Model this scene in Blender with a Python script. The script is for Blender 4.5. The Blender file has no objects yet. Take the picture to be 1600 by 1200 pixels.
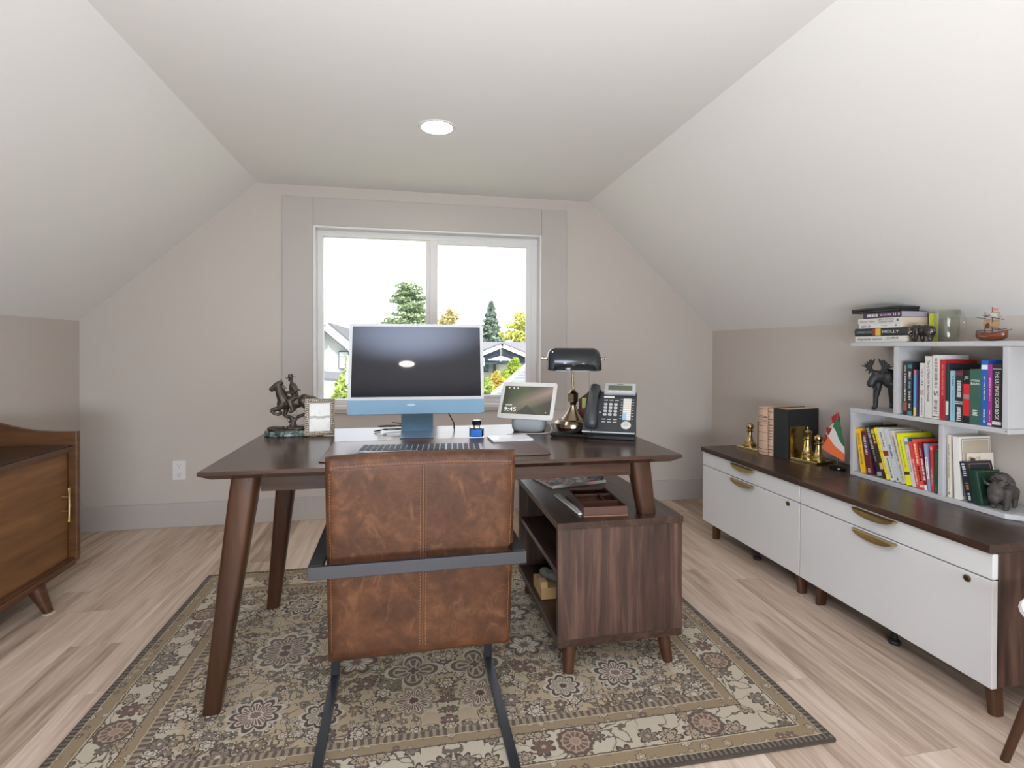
import bpy, bmesh, math, random
from math import sin, cos, pi, radians, atan2, sqrt
from mathutils import Vector, Matrix, Euler
random.seed(7)
SC = bpy.context.scene
COL = SC.collection

# ------------------------------------------------------------------ camera
CAM_H = 1.115
F_PX, CX, CY = 825.7, 800.0, 549.14
AX_R = Vector((0.98210909, -0.18827595, 0.00372789)).normalized()
AX_U = Vector((-0.00213079, 0.00868446, 0.99996002)).normalized()
AX_F = Vector((0.18830079, 0.98207777, -0.00812791)).normalized()
cd = bpy.data.cameras.new('camera')
cd.sensor_fit = 'HORIZONTAL'; cd.sensor_width = 36.0
cd.lens = 36.0 * F_PX / 1600.0
cd.shift_y = -(600.0 - CY) / 1600.0
cd.clip_start = 0.02; cd.clip_end = 300
cam = bpy.data.objects.new('camera', cd); COL.objects.link(cam)
M = Matrix.Identity(4)
for i in range(3):
    M[i][0] = AX_R[i]; M[i][1] = AX_U[i]; M[i][2] = -AX_F[i]
M[2][3] = CAM_H
cam.matrix_world = M
SC.camera = cam

def P(u, v, y):
    """point of the world plane Y=y that lies on photo pixel (u,v); used to survey the houses and trees outside"""
    d = AX_R * ((u - CX) / F_PX) - AX_U * ((v - CY) / F_PX) + AX_F
    t = y / d.y
    return Vector((d.x * t, y, CAM_H + d.z * t))

# ------------------------------------------------------------------ world, sun, lights, exposure
SC.view_settings.view_transform = 'Standard'
SC.view_settings.look = 'None'
SC.view_settings.gamma = 1.0
SC.view_settings.exposure = 0.68
try: SC.view_settings.use_curve_mapping = False
except Exception: pass
W = bpy.data.worlds.new('sky'); SC.world = W; W.use_nodes = True
nt = W.node_tree; nt.nodes.clear()
wo = nt.nodes.new('ShaderNodeOutputWorld'); bg = nt.nodes.new('ShaderNodeBackground')
tc = nt.nodes.new('ShaderNodeTexCoord'); mp = nt.nodes.new('ShaderNodeMapping')
mp.inputs['Scale'].default_value = (2.0, 2.0, 6.0)
nz = nt.nodes.new('ShaderNodeTexNoise'); nz.inputs['Scale'].default_value = 2.2; nz.inputs['Detail'].default_value = 5
rp = nt.nodes.new('ShaderNodeValToRGB')
rp.color_ramp.elements[0].position = .38; rp.color_ramp.elements[0].color = (0.74, 0.81, 0.92, 1)
rp.color_ramp.elements[1].position = .60; rp.color_ramp.elements[1].color = (0.97, 0.98, 1.0, 1)
nt.links.new(tc.outputs['Generated'], mp.inputs['Vector']); nt.links.new(mp.outputs['Vector'], nz.inputs['Vector'])
nt.links.new(nz.outputs['Fac'], rp.inputs['Fac']); nt.links.new(rp.outputs['Color'], bg.inputs['Color'])
SKY = 1.60
bg.inputs['Strength'].default_value = SKY
nt.links.new(bg.outputs['Background'], wo.inputs['Surface'])

def light(name, kind, loc, energy, color=(1,1,1), rot=None, target=None, **kw):
    l = bpy.data.lights.new(name, kind); l.energy = energy; l.color = color
    for k, v in kw.items(): setattr(l, k, v)
    o = bpy.data.objects.new(name, l); COL.objects.link(o); o.location = loc
    if rot: o.rotation_euler = rot
    if target is not None:
        o.rotation_euler = (Vector(target) - Vector(loc)).to_track_quat('-Z', 'Y').to_euler()
    return o
# sun stands behind the house and lights the street side that the window looks on
light('sun', 'SUN', (0, -20, 30), 1.7, (1.0, 0.96, 0.9), target=(6, 12, 0), angle=radians(0.6))
# added fill spot tilted at the ceiling, then the photographer's flash bounced straight up
light('tilted_fill', 'SPOT', (0.10, -0.25, 1.20), 50, (0.96, 1.0, 1.03), target=(0.15, 0.75, 2.145), spot_size=radians(104), spot_blend=1.0, shadow_soft_size=0.1)
light('bounce_flash', 'SPOT', (-0.12, -0.02, 1.20), 300, (0.76, 0.90, 1.28), target=(-0.12, 0.06, 2.145), spot_size=radians(84), spot_blend=1.0, shadow_soft_size=0.08)
# fill area light added behind the camera to brighten the room
light('rear_fill', 'AREA', (0.1, -1.3, 0.7), 62, (0.935, 1.0, 1.065), target=(0.1, 1.6, 2.1), shape='RECTANGLE', size=2.2, size_y=0.6)
# daylight entering through the window opening (portal that only guides sampling of the sky)
pl = light('window_portal', 'AREA', (0.14, 3.76, 1.30), 1, target=(0.14, 0, 1.30), shape='RECTANGLE', size=1.6, size_y=1.3)
pl.data.cycles.is_portal = True
SC.cycles.max_bounces = 10; SC.cycles.diffuse_bounces = 6; SC.cycles.glossy_bounces = 5
SC.cycles.transparent_max_bounces = 12; SC.cycles.transmission_bounces = 8
SC.cycles.caustics_reflective = False; SC.cycles.caustics_refractive = False
SC.cycles.sample_clamp_indirect = 8.0
SC.cycles.use_denoising = True

# ------------------------------------------------------------------ materials
def lin(c):
    r = []
    for v in c[:3]:
        v = v / 255.0
        r.append(v / 12.92 if v <= .04045 else ((v + .055) / 1.055) ** 2.4)
    return (r[0], r[1], r[2], 1.0)

class NB:
    """small node builder"""
    def __init__(s, name):
        s.m = bpy.data.materials.new(name); s.m.use_nodes = True
        s.t = s.m.node_tree; s.t.nodes.clear()
        s.out = s.t.nodes.new('ShaderNodeOutputMaterial')
    def n(s, typ, **kw):
        x = s.t.nodes.new(typ)
        for k, v in kw.items(): setattr(x, k, v)
        return x
    def lk(s, a, b): s.t.links.new(a, b)
    def put(s, sock, v):
        if isinstance(v, bpy.types.NodeSocket): s.lk(v, sock)
        elif v is not None: sock.default_value = v
    def math(s, op, a, b=None, c=None, clamp=False):
        x = s.n('ShaderNodeMath', operation=op, use_clamp=clamp)
        s.put(x.inputs[0], a); s.put(x.inputs[1], b)
        if c is not None: s.put(x.inputs[2], c)
        return x.outputs[0]
    def vmath(s, op, a, b=None):
        x = s.n('ShaderNodeVectorMath', operation=op)
        s.put(x.inputs[0], a); s.put(x.inputs[1], b)
        return x.outputs[0]
    def mix(s, f, a, b, blend='MIX'):
        x = s.n('ShaderNodeMix', data_type='RGBA', blend_type=blend)
        s.put(x.inputs[0], f); s.put(x.inputs[6], a); s.put(x.inputs[7], b)
        return x.outputs[2]
    def ramp(s, f, stops, interp='LINEAR'):
        x = s.n('ShaderNodeValToRGB'); cr = x.color_ramp; cr.interpolation = interp
        while len(cr.elements) < len(stops): cr.elements.new(.5)
        for e, (p, c) in zip(cr.elements, stops): e.position = p; e.color = c if len(c) == 4 else lin(c)
        s.put(x.inputs[0], f); return x.outputs[0]
    def noise(s, vec, scale, detail=3, rough=.5, dist=0):
        x = s.n('ShaderNodeTexNoise'); s.put(x.inputs['Vector'], vec)
        x.inputs['Scale'].default_value = scale; x.inputs['Detail'].default_value = detail
        x.inputs['Roughness'].default_value = rough; x.inputs['Distortion'].default_value = dist
        return x.outputs['Fac']
    def coord(s, jitter=False):
        v = s.n('ShaderNodeTexCoord').outputs['Object']
        if jitter:
            r = s.n('ShaderNodeObjectInfo').outputs['Random']
            c = s.n('ShaderNodeCombineXYZ'); k = s.math('MULTIPLY', r, 7.3)
            s.lk(k, c.inputs[0]); s.lk(s.math('MULTIPLY', r, 13.1), c.inputs[1]); s.lk(s.math('MULTIPLY', r, 4.7), c.inputs[2])
            v = s.vmath('ADD', v, c.outputs[0])
        return v
    def scale(s, vec, sc):
        x = s.n('ShaderNodeMapping'); s.lk(vec, x.inputs[0]); x.inputs['Scale'].default_value = sc
        return x.outputs[0]
    def bump(s, h, strength=.2, dist=.002):
        x = s.n('ShaderNodeBump'); x.inputs['Strength'].default_value = strength; x.inputs['Distance'].default_value = dist
        s.lk(h, x.inputs['Height']); return x.outputs[0]
    def bsdf(s, col, rough=.5, metal=0, spec=.5, normal=None, coat=0, emis=None, estr=0, trans=0, ior=1.45, sheen=0, alpha=None):
        b = s.n('ShaderNodeBsdfPrincipled')
        s.put(b.inputs['Base Color'], col); s.put(b.inputs['Roughness'], rough); s.put(b.inputs['Metallic'], metal)
        b.inputs['Specular IOR Level'].default_value = spec; b.inputs['IOR'].default_value = ior
        if normal is not None: s.lk(normal, b.inputs['Normal'])
        if coat: b.inputs['Coat Weight'].default_value = coat; b.inputs['Coat Roughness'].default_value = .08
        if emis is not None: s.put(b.inputs['Emission Color'], emis); b.inputs['Emission Strength'].default_value = estr
        if trans: b.inputs['Transmission Weight'].default_value = trans
        if sheen: b.inputs['Sheen Weight'].default_value = sheen
        s.lk(b.outputs[0], s.out.inputs[0]); return s.m

_mc = {}
def pm(name, col, rough=.5, metal=0, spec=.5, bump=0, bs=150, var=0, vs=6, **kw):
    """plain paint / plastic / metal with a little tone variation and relief"""
    if name in _mc: return _mc[name]
    b = NB(name); c = lin(col); v = b.coord()
    colr = c
    if var:
        nfac = b.noise(v, vs, 4)
        colr = b.mix(nfac, tuple(x * (1 - var) for x in c[:3]) + (1,), tuple(min(1, x * (1 + var)) for x in c[:3]) + (1,))
    nr = b.bump(b.noise(v, bs, 3), bump, .001) if bump else None
    _mc[name] = b.bsdf(colr, rough, metal, spec, nr, **kw)
    return _mc[name]

def wood(name, dark, mid, light_, axis='x', rough=.4, size=1.0, spec=.5, coat=0, perobj=0, contrast=1.0):
    if name in _mc: return _mc[name]
    b = NB(name); v = b.coord(True)
    sc = {'x': (.07, 1, 1), 'y': (1, .07, 1), 'z': (1, 1, .07)}[axis]
    q = b.scale(v, tuple(k * size for k in sc))
    n1 = b.noise(q, 14, 6, .6, 1.6); n2 = b.noise(q, 75, 3, .6, .4); n3 = b.noise(b.scale(v, tuple(k * size * .5 for k in sc)), 9, 2)
    f = b.math('ADD', b.math('MULTIPLY', n1, .62), b.math('ADD', b.math('MULTIPLY', n2, .22), b.math('MULTIPLY', n3, .16)))
    if perobj:
        r = b.n('ShaderNodeObjectInfo').outputs['Random']
        f = b.math('ADD', f, b.math('MULTIPLY', b.math('SUBTRACT', r, .5), perobj))
    w = .17 / contrast
    c = b.ramp(f, [(.5 - w, dark), (.5, mid), (.5 + w, light_)])
    nr = b.bump(n2, .12, .0006)
    _mc[name] = b.bsdf(c, rough, 0, spec, nr, coat=coat)
    return _mc[name]

M_WALL = pm('greige_wall_paint', (186, 178, 170), .62, bump=.05, bs=260)
M_TRIM = pm('satin_trim_paint', (175, 168, 162), .42)
M_CEIL = pm('ceiling_white_paint', (226, 225, 223), .7, bump=.04, bs=300)
M_VINYL = pm('white_vinyl', (214, 213, 212), .35)
M_SUB = pm('subfloor', (40, 32, 26), .9)
M_WHITE = pm('white_laminate', (202, 202, 201), .42)
M_SHELF = pm('white_shelf_laminate', (180, 181, 183), .4)
WAL = dict(dark=(32, 22, 18), mid=(58, 41, 33), light_=(84, 62, 51))
M_WALX = wood('walnut_grain_x', axis='x', rough=.2, **WAL)
M_WALY = wood('walnut_grain_y', axis='y', rough=.3, **WAL)
M_WALZ = wood('walnut_grain_z', axis='z', rough=.42, dark=(32, 22, 18), mid=(66, 46, 38), light_=(104, 77, 65), contrast=1.25)
M_LEG = wood('stained_leg_wood', (38, 21, 12), (63, 37, 22), (84, 52, 33), 'z', .36, contrast=.8)
M_TEAKY = wood('aged_teak_y', (70, 44, 22), (108, 72, 40), (140, 98, 58), 'y', .4, contrast=.7)
M_TEAKD = wood('dark_teak', (48, 26, 14), (76, 46, 28), (98, 64, 42), 'y', .4, contrast=.8)
M_BRASS = pm('aged_brass', (206, 184, 128), .36, 1, var=.12, vs=30)
M_BRASSD = pm('polished_bookend_brass', (186, 164, 112), .22, 1, var=.15, vs=40)
M_BRONZE = pm('dark_bronze', (70, 61, 52), .40, .6, bump=.7, bs=260, var=.45, vs=90)
M_STEEL = pm('blackened_steel', (70, 71, 75), .36, .9, var=.1)
M_BLACK = pm('black_plastic', (26, 26, 28), .4)
M_BLKGL = pm('gloss_black', (12, 12, 15), .06)
M_RUBBER = pm('black_rubber', (18, 18, 18), .7)
M_CHAR = pm('charcoal_plastic', (48, 50, 53), .42)
M_PAPER = pm('white_paper', (226, 224, 218), .8)
M_PAGES = pm('book_page_edges', (205, 188, 162), .85, bump=.25, bs=400)
M_PAGEW = pm('white_page_edges', (212, 206, 196), .85, bump=.25, bs=400)
M_SILVER = pm('silver_plastic', (176, 178, 180), .35, .3)
M_CHROME = pm('bright_chrome', (200, 200, 200), .15, 1)
M_CREAM = pm('cream_card', (212, 204, 188), .75)
# ------------------------------------------------------------------ geometry helpers
class MB:
    def __init__(s): s.v = []; s.f = []
    def add(s, vs, fs):
        b = len(s.v); s.v += [Vector(p) for p in vs]; s.f += [tuple(i + b for i in f) for f in fs]; return s
    def box(s, x0, x1, y0, y1, z0, z1, mat=None):
        p = [(x0,y0,z0),(x1,y0,z0),(x1,y1,z0),(x0,y1,z0),(x0,y0,z1),(x1,y0,z1),(x1,y1,z1),(x0,y1,z1)]
        if mat is not None: p = [mat @ Vector(q) for q in p]
        return s.add(p, [(0,3,2,1),(4,5,6,7),(0,1,5,4),(1,2,6,5),(2,3,7,6),(3,0,4,7)])
    def loft(s, rings, cap=True, closed=False):
        n = len(rings[0]); vs = [p for r in rings for p in r]; fs = []
        m = len(rings)
        for k in range(m if closed else m - 1):
            a = k * n; b = ((k + 1) % m) * n
            for i in range(n):
                j = (i + 1) % n; fs.append((a + i, a + j, b + j, b + i))
        if cap and not closed: fs += [tuple(range(n))[::-1], tuple((m - 1) * n + i for i in range(n))]
        return s.add(vs, fs)
    def prism(s, pts, axis, a0, a1, mat=None):
        def mk(p, a):
            q = {'x': (a, p[0], p[1]), 'y': (p[0], a, p[1]), 'z': (p[0], p[1], a)}[axis]
            return mat @ Vector(q) if mat is not None else Vector(q)
        return s.loft([[mk(p, a0) for p in pts], [mk(p, a1) for p in pts]])
    def tube(s, path, r, n=8, closed=False, flat=1.0):
        path = [Vector(p) for p in path]; rings = []; m = len(path); up = None
        for i, p in enumerate(path):
            if closed: d = path[(i + 1) % m] - path[i - 1]
            else: d = path[min(i + 1, m - 1)] - path[max(i - 1, 0)]
            d.normalize()
            if up is None: up = Vector((0,0,1)) if abs(d.z) < .9 else Vector((0,1,0))
            side = d.cross(up)
            if side.length < 1e-6: side = d.orthogonal()
            side.normalize(); up = side.cross(d).normalized()
            rr = r[i] if isinstance(r, (list, tuple)) else r
            rings.append([p + side * (rr * cos(2*pi*k/n)) + up * (rr * flat * sin(2*pi*k/n)) for k in range(n)])
        return s.loft(rings, closed=closed)
    def lathe(s, prof, n=24, c=(0,0,0), mat=None):
        rings = []
        for r, z in prof:
            ring = [Vector((c[0] + max(r, 1e-5) * cos(2*pi*k/n), c[1] + max(r, 1e-5) * sin(2*pi*k/n), c[2] + z)) for k in range(n)]
            rings.append([mat @ q for q in ring] if mat is not None else ring)
        return s.loft(rings)
    def ell(s, c, r, rot=None, n=12, m=8):
        c = Vector(c); R = rot if rot is not None else Matrix.Identity(3); rings = []
        for i in range(m + 1):
            t = pi * i / m; rr = max(sin(t), 1e-3)
            rings.append([c + R @ Vector((r[0]*rr*cos(2*pi*k/n), r[1]*rr*sin(2*pi*k/n), -r[2]*cos(t))) for k in range(n)])
        return s.loft(rings)
    def cap(s, p0, p1, r0, r1, n=10):
        """tapered limb with round ends"""
        p0 = Vector(p0); p1 = Vector(p1); d = (p1 - p0); L = d.length; d.normalize()
        pts = []; rs = []
        for k in range(4): a = pi/2*k/3.999; pts.append(p0 - d*r0*cos(a)); rs.append(max(r0*sin(a), r0*.02))
        pts.append(p0 + d*L*.5); rs.append((r0 + r1)/2)
        for k in range(4): a = pi/2*(1 - k/3.999); pts.append(p1 + d*r1*cos(a)); rs.append(max(r1*sin(a), r1*.02))
        return s.tube(pts, rs, n)
    def limb(s, pts):
        for (a, b) in zip(pts[:-1], pts[1:]): s.cap(a[:3], b[:3], a[3], b[3])
        return s
    def build(s, name, mat, parent=None, bevel=0, smooth=False, seg=2, fuse=0, kind=None, label=None, angle=35):
        me = bpy.data.meshes.new(name); me.from_pydata([tuple(p) for p in s.v], [], s.f)
        bm = bmesh.new(); bm.from_mesh(me)
        bmesh.ops.recalc_face_normals(bm, faces=bm.faces); bm.to_mesh(me); bm.free()
        if smooth or fuse:
            for p in me.polygons: p.use_smooth = True
            if not fuse:
                try: me.set_sharp_from_angle(angle=radians(angle))
                except Exception: pass
        o = bpy.data.objects.new(name, me); COL.objects.link(o)
        if mat: me.materials.append(mat)
        if fuse:
            r = o.modifiers.new('fuse', 'REMESH'); r.mode = 'VOXEL'; r.voxel_size = fuse; r.use_smooth_shade = True
            sm = o.modifiers.new('soften', 'SMOOTH'); sm.factor = .5; sm.iterations = 2
        if bevel:
            bv = o.modifiers.new('edge', 'BEVEL'); bv.width = bevel; bv.segments = seg; bv.limit_method = 'ANGLE'; bv.angle_limit = radians(30)
        if parent: o.parent = parent
        if kind: o['kind'] = kind
        if label: o['label'] = label
        return o

def thing(name, label, cat, loc=(0,0,0), rz=0, group=None, rot=None):
    o = bpy.data.objects.new(name, None); COL.objects.link(o); o.empty_display_size = .05
    o.location = loc; o.rotation_euler = rot if rot else (0, 0, rz)
    o['label'] = label; o['category'] = cat
    if group: o['group'] = group
    return o
def tag(o, label, cat, group=None, kind=None):
    o['label'] = label; o['category'] = cat
    if group: o['group'] = group
    if kind: o['kind'] = kind
    return o
def struct(o): o['kind'] = 'structure'; return o
def dup(root, loc, rz=None, label=None, group=None):
    r = root.copy(); COL.objects.link(r); r.location = loc
    if rz is not None: r.rotation_euler = (0, 0, rz)
    if label: r['label'] = label
    if group: r['group'] = group
    for ch in list(root.children):
        c = ch.copy(); COL.objects.link(c); c.parent = r
        for g in list(ch.children):
            d = g.copy(); COL.objects.link(d); d.parent = c
    return r
def rrect(w, h, r, n=5, cx=0, cy=0):
    pts = []
    for (sx, sy, a0) in ((1,1,0),(-1,1,pi/2),(-1,-1,pi),(1,-1,1.5*pi)):
        for k in range(n):
            a = a0 + pi/2*k/(n-1); pts.append((cx + sx*(w/2 - r) + r*cos(a), cy + sy*(h/2 - r) + r*sin(a)))
    return pts
_tx = {}
def text(s, size, loc, xdir, normal, mat, parent, name='lettering', width=None, align='CENTER', bold=0, up_scale=1, italic=0):
    """raised flat lettering; xdir = reading direction, normal = side it is read from (parent's local frame)"""
    cu = bpy.data.curves.new(name, 'FONT'); cu.body = s; cu.size = size; cu.align_x = align; cu.align_y = 'CENTER'
    cu.extrude = .00015; cu.offset = bold; cu.resolution_u = 2; cu.shear = italic
    t = bpy.data.objects.new(name, cu); COL.objects.link(t)
    bpy.context.view_layer.update()
    me = bpy.data.meshes.new_from_object(t.evaluated_get(bpy.context.evaluated_depsgraph_get()))
    bpy.data.objects.remove(t); bpy.data.curves.remove(cu)
    if width:
        xs = [v.co.x for v in me.vertices]; w = (max(xs) - min(xs)) if xs else 1
        k = width / max(w, 1e-6)
        for v in me.vertices: v.co.x *= k
    if up_scale != 1:
        for v in me.vertices: v.co.y *= up_scale
    X = Vector(xdir).normalized(); Z = Vector(normal).normalized(); Y = Z.cross(X)
    R = Matrix((X, Y, Z)).transposed()
    for v in me.vertices: v.co = R @ v.co + Vector(loc)
    me.materials.clear(); me.materials.append(mat)
    o = bpy.data.objects.new(name, me); COL.objects.link(o); o.parent = parent
    return o
def Rx(a): return Matrix.Rotation(a, 4, 'X')
def Ry(a): return Matrix.Rotation(a, 4, 'Y')
def Rz(a): return Matrix.Rotation(a, 4, 'Z')
def Tr(*p): return Matrix.Translation(Vector(p))
# ------------------------------------------------------------------ room shell
XL, XR, YB, YR = -1.94, 2.205, 3.58, -2.8
ZK_L, ZK_R, ZC = 1.262, 1.241, 2.145
RL, RR = -0.95, 1.235
OX0, OX1, OZ0, OZ1 = -0.614, 0.890, 0.700, 1.890      # window opening

struct(MB().box(XL - .2, XR + .2, YR - .2, YB + .16, -.12, -.014).build('floor', M_SUB))
floor = bpy.data.objects['floor']
M_PLANK = wood('limed_oak_plank', (138, 117, 99), (188, 167, 148), (214, 197, 180), 'y', .46, size=.9, perobj=.12, contrast=1.0)
PW, PL = .183, 1.22
_pk = {}
def plank_mesh(L):
    k = round(L, 3)
    if k not in _pk:
        a, b, c = PW/2 - .0006, L/2 - .0006, .0012
        m = MB().loft([[(-a,-b,-.013),(a,-b,-.013),(a,b,-.013),(-a,b,-.013)], [(-a,-b,-c),(a,-b,-c),(a,b,-c),(-a,b,-c)],
                       [(-a+c,-b+c,0),(a-c,-b+c,0),(a-c,b-c,0),(-a+c,b-c,0)]])
        o = m.build('plank', M_PLANK); _pk[k] = o.data; bpy.data.objects.remove(o)
    return _pk[k]
ncol = int(math.ceil((XR - XL) / PW)) + 1
stag = [0, .42, .84, .21, .63, 1.05, .35, .98, .14, .7]
for i in range(ncol):
    x = XL - .03 + PW * (i + .5); y = YR; first = stag[(i * 7) % 10] or PL
    while y < YB - .001:
        L = min(first if first else PL, YB - y); first = None
        o = bpy.data.objects.new('plank', plank_mesh(L)); COL.objects.link(o); o.parent = floor
        o.location = (x, y + L/2, 0); y += L

# end wall with the window
wb = MB()
wb.prism([(XL-.15,-.01),(OX0,-.01),(OX0,ZC+.1),(RL-.05,ZC+.1),(XL-.15,ZK_L-.06)], 'y', YB, YB+.16)
wb.prism([(OX1,-.01),(XR+.15,-.01),(XR+.15,ZK_R-.06),(RR+.05,ZC+.1),(OX1,ZC+.1)], 'y', YB, YB+.16)
wb.box(OX0, OX1, YB, YB+.16, -.01, OZ0); wb.box(OX0, OX1, YB, YB+.16, OZ1, ZC+.1)
struct(wb.build('wall_back', M_WALL))
struct(MB().prism([(XL-.15,-.01),(XR+.15,-.01),(XR+.15,ZK_R-.06),(RR+.05,ZC+.1),(RL-.05,ZC+.1),(XL-.15,ZK_L-.06)], 'y', YR-.12, YR).build('wall_front', M_WALL))
struct(MB().box(XL-.14, XL, YR-.1, YB+.01, -.01, ZK_L+.02).build('wall_left', M_WALL))
struct(MB().box(XR, XR+.14, YR-.1, YB+.01, -.01, ZK_R+.02).build('wall_right', M_WALL))
struct(MB().box(RL-.08, RR+.08, YR-.1, YB+.02, ZC, ZC+.14).build('ceiling', M_CEIL))
def slope(x0, z0, x1, z1):
    d = Vector((x1-x0, 0, z1-z0)).normalized(); nn = Vector((-d.z, 0, d.x)); nn = nn if nn.z > 0 else -nn
    a = Vector((x0,0,z0)) - d*.12; b = Vector((x1,0,z1)) + d*.02
    p = [(a.x,a.z),(b.x,b.z),((b+nn*.14).x,(b+nn*.14).z),((a+nn*.14).x,(a+nn*.14).z)]
    return struct(MB().prism(p, 'y', YR-.1, YB+.02).build('sloped_ceiling', M_CEIL))
slope(XL, ZK_L, RL, ZC); slope(XR, ZK_R, RR, ZC)

def bboard(name, pts):
    return struct(MB().add([], []).loft(pts).build(name, M_TRIM, bevel=.002))
def base(name, x0, x1, y0, y1):
    b = MB(); b.box(x0, x1, y0, y1, 0, .148); return struct(b.build(name, M_TRIM, bevel=.003))
base('baseboard_back', XL, XR, YB-.015, YB); base('baseboard_left', XL, XL+.015, YR, YB-.016)
base('baseboard_right', XR-.015, XR, YR, YB-.016)

# window casing boards, window frame, sash and panes
def casing(name, x0, x1, z0, z1):
    return struct(MB().box(x0, x1, YB-.018, YB, z0, z1).build(name, M_TRIM, bevel=.0025))
casing('trim_1', -.80, OX0, .682, 2.07); casing('trim_2', OX1, 1.070, .682, 2.07)
casing('trim_3', OX0+.0005, OX1-.0005, OZ1, 2.07)
apron = casing('trim_4', OX0+.0005, OX1-.0005, .682, OZ0+.004)
win = bpy.data.objects.new('window_1', None); COL.objects.link(win); win['kind'] = 'structure'
j = MB(); t = .012
j.box(OX0, OX0+t, YB-.016, 3.70, OZ0, OZ1); j.box(OX1-t, OX1, YB-.016, 3.70, OZ0, OZ1)
j.box(OX0+t, OX1-t, YB-.016, 3.70, OZ1-t, OZ1)
j.build('jamb', M_VINYL, win, bevel=.0015)
MB().box(OX0-.0, OX1, YB-.022, 3.70, OZ0+.004, OZ0+.03).build('sill_board', M_VINYL, win, bevel=.003)
fx0, fx1, fz0, fz1, fy0, fy1 = OX0+t, OX1-t, OZ0+.03, OZ1-t, 3.645, 3.70
gl = (-.566, .102, .765, 1.840); gr = (.180, .797, .782, 1.814)
f = MB()
f.box(fx0, gl[0], fy0, fy1, fz0, fz1); f.box(gl[0], fx1, fy0, fy1, gl[3], fz1); f.box(gl[0], fx1, fy0, fy1, fz0, gl[2])
f.box(.83, fx1, fy0, fy1, gl[2], gl[3])
f.build('frame', M_VINYL, win, bevel=.002)
MB().box(gl[1], .140, fy0+.004, fy1, gl[2], gl[3]).build('meeting_stile', M_VINYL, win, bevel=.002)
s = MB(); sx0, sx1, sz0, sz1 = .128, .832, .764, 1.842
for b in ((sx0, gr[0], sz0, sz1), (gr[1], sx1, sz0, sz1), (gr[0], gr[1], sz0, gr[2]), (gr[0], gr[1], gr[3], sz1)):
    s.box(b[0], b[1], fy0-.012, fy0+.02, b[2], b[3])
s.build('sash', M_VINYL, win, bevel=.002)
# clear thin glass
b = NB('window_glass'); tr = b.n('ShaderNodeBsdfTransparent'); tr.inputs[0].default_value = (.985, .99, .99, 1)
gs = b.n('ShaderNodeBsdfGlossy'); gs.inputs['Roughness'].default_value = .02
fr = b.n('ShaderNodeLayerWeight').outputs['Facing']; mx = b.n('ShaderNodeMixShader')
b.lk(b.math('ADD', b.math('MULTIPLY', b.math('POWER', fr, 4), .7), .03), mx.inputs[0]); b.lk(tr.outputs[0], mx.inputs[1]); b.lk(gs.outputs[0], mx.inputs[2]); b.lk(mx.outputs[0], b.out.inputs[0])
M_GLASS = b.m
MB().box(gl[0]-.004, gl[1]+.004, 3.676, 3.680, gl[2]-.004, gl[3]+.004).build('pane', M_GLASS, win)
MB().box(gr[0]-.004, gr[1]+.004, 3.648, 3.652, gr[2]-.004, gr[3]+.004).build('pane', M_GLASS, win)
MB().box(.148, .158, fy0-.020, fy0-.012, .80, .87).build('latch', M_VINYL, win, bevel=.002)

# wall outlet
t = thing('wall_outlet', 'white double socket outlet on the beige wall left of the desk', 'outlet', (-1.398, YB, .349))
MB().prism(rrect(.074, .118, .006), 'y', -.006, 0).build('cover_plate', M_VINYL, t, bevel=.0015)
for z in (-.027, .027):
    o = MB().prism(rrect(.034, .036, .012, cx=0, cy=z), 'y', -.0085, -.005).build('socket', M_VINYL, t)
    k = MB()
    for x in (-.007, .007): k.box(x-.0011, x+.0011, -.0090, -.0080, z+.001, z+.010)
    k.box(-.0022, .0022, -.0090, -.0080, z-.010, z-.006); k.build('slots', M_BLACK, o)

# recessed downlights
def em(name, col, s):
    b = NB(name); e = b.n('ShaderNodeEmission'); e.inputs[0].default_value = lin(col); e.inputs[1].default_value = s
    b.lk(e.outputs[0], b.out.inputs[0]); return b.m
M_LAMP = em('lit_downlight_lens', (255, 241, 226), 60)
dl = thing('ceiling_light', 'round white recessed downlight glowing in the flat ceiling', 'ceiling light', (.119, 2.506, ZC))
MB().lathe([(.070,-.001),(.072,-.005),(.086,-.006),(.090,-.0005)], 48).build('trim_ring', M_VINYL, dl, smooth=True)
MB().lathe([(.001,-.0035),(.070,-.0035),(.0705,-.001),(.001,-.001)], 48).build('lens', M_LAMP, dl)
for k, (x, y) in enumerate(((-.18, -.62), (.85, -1.11), (.10, -2.1))):  # first one reflects in the computer screen; other two are added to light the room
    dup(dl, (x, y, ZC), 0, ['round recessed downlight behind the camera on the left', 'round recessed downlight added unseen behind the camera on the right', 'round recessed downlight added unseen at the rear end of the room'][k])
# ------------------------------------------------------------------ rug
RX0, RX1, RY0, RY1 = -.955, 1.187, 1.285, 2.772
b = NB('persian_rug_pile'); v = b.coord(); HW, HH = (RX1-RX0)/2, (RY1-RY0)/2
nn = b.n('ShaderNodeTexNoise'); b.lk(v, nn.inputs['Vector']); nn.inputs['Scale'].default_value = 60
wob = b.vmath('SCALE', b.vmath('SUBTRACT', nn.outputs['Color'], (.5,.5,.5))); wob.node.inputs['Scale'].default_value = .008
vv = b.vmath('ADD', v, wob)
sp = b.n('ShaderNodeSeparateXYZ'); b.lk(vv, sp.inputs[0])
x, y = sp.outputs[0], sp.outputs[1]
ax, ay = b.math('ABSOLUTE', x), b.math('ABSOLUTE', y)
dx, dy = b.math('SUBTRACT', HW, ax), b.math('SUBTRACT', HH, ay)
d = b.math('MINIMUM', dx, dy)
along = b.math('ADD', b.math('MULTIPLY', b.math('LESS_THAN', dx, dy), ay), b.math('MULTIPLY', b.math('GREATER_THAN', dx, dy), ax))
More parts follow.
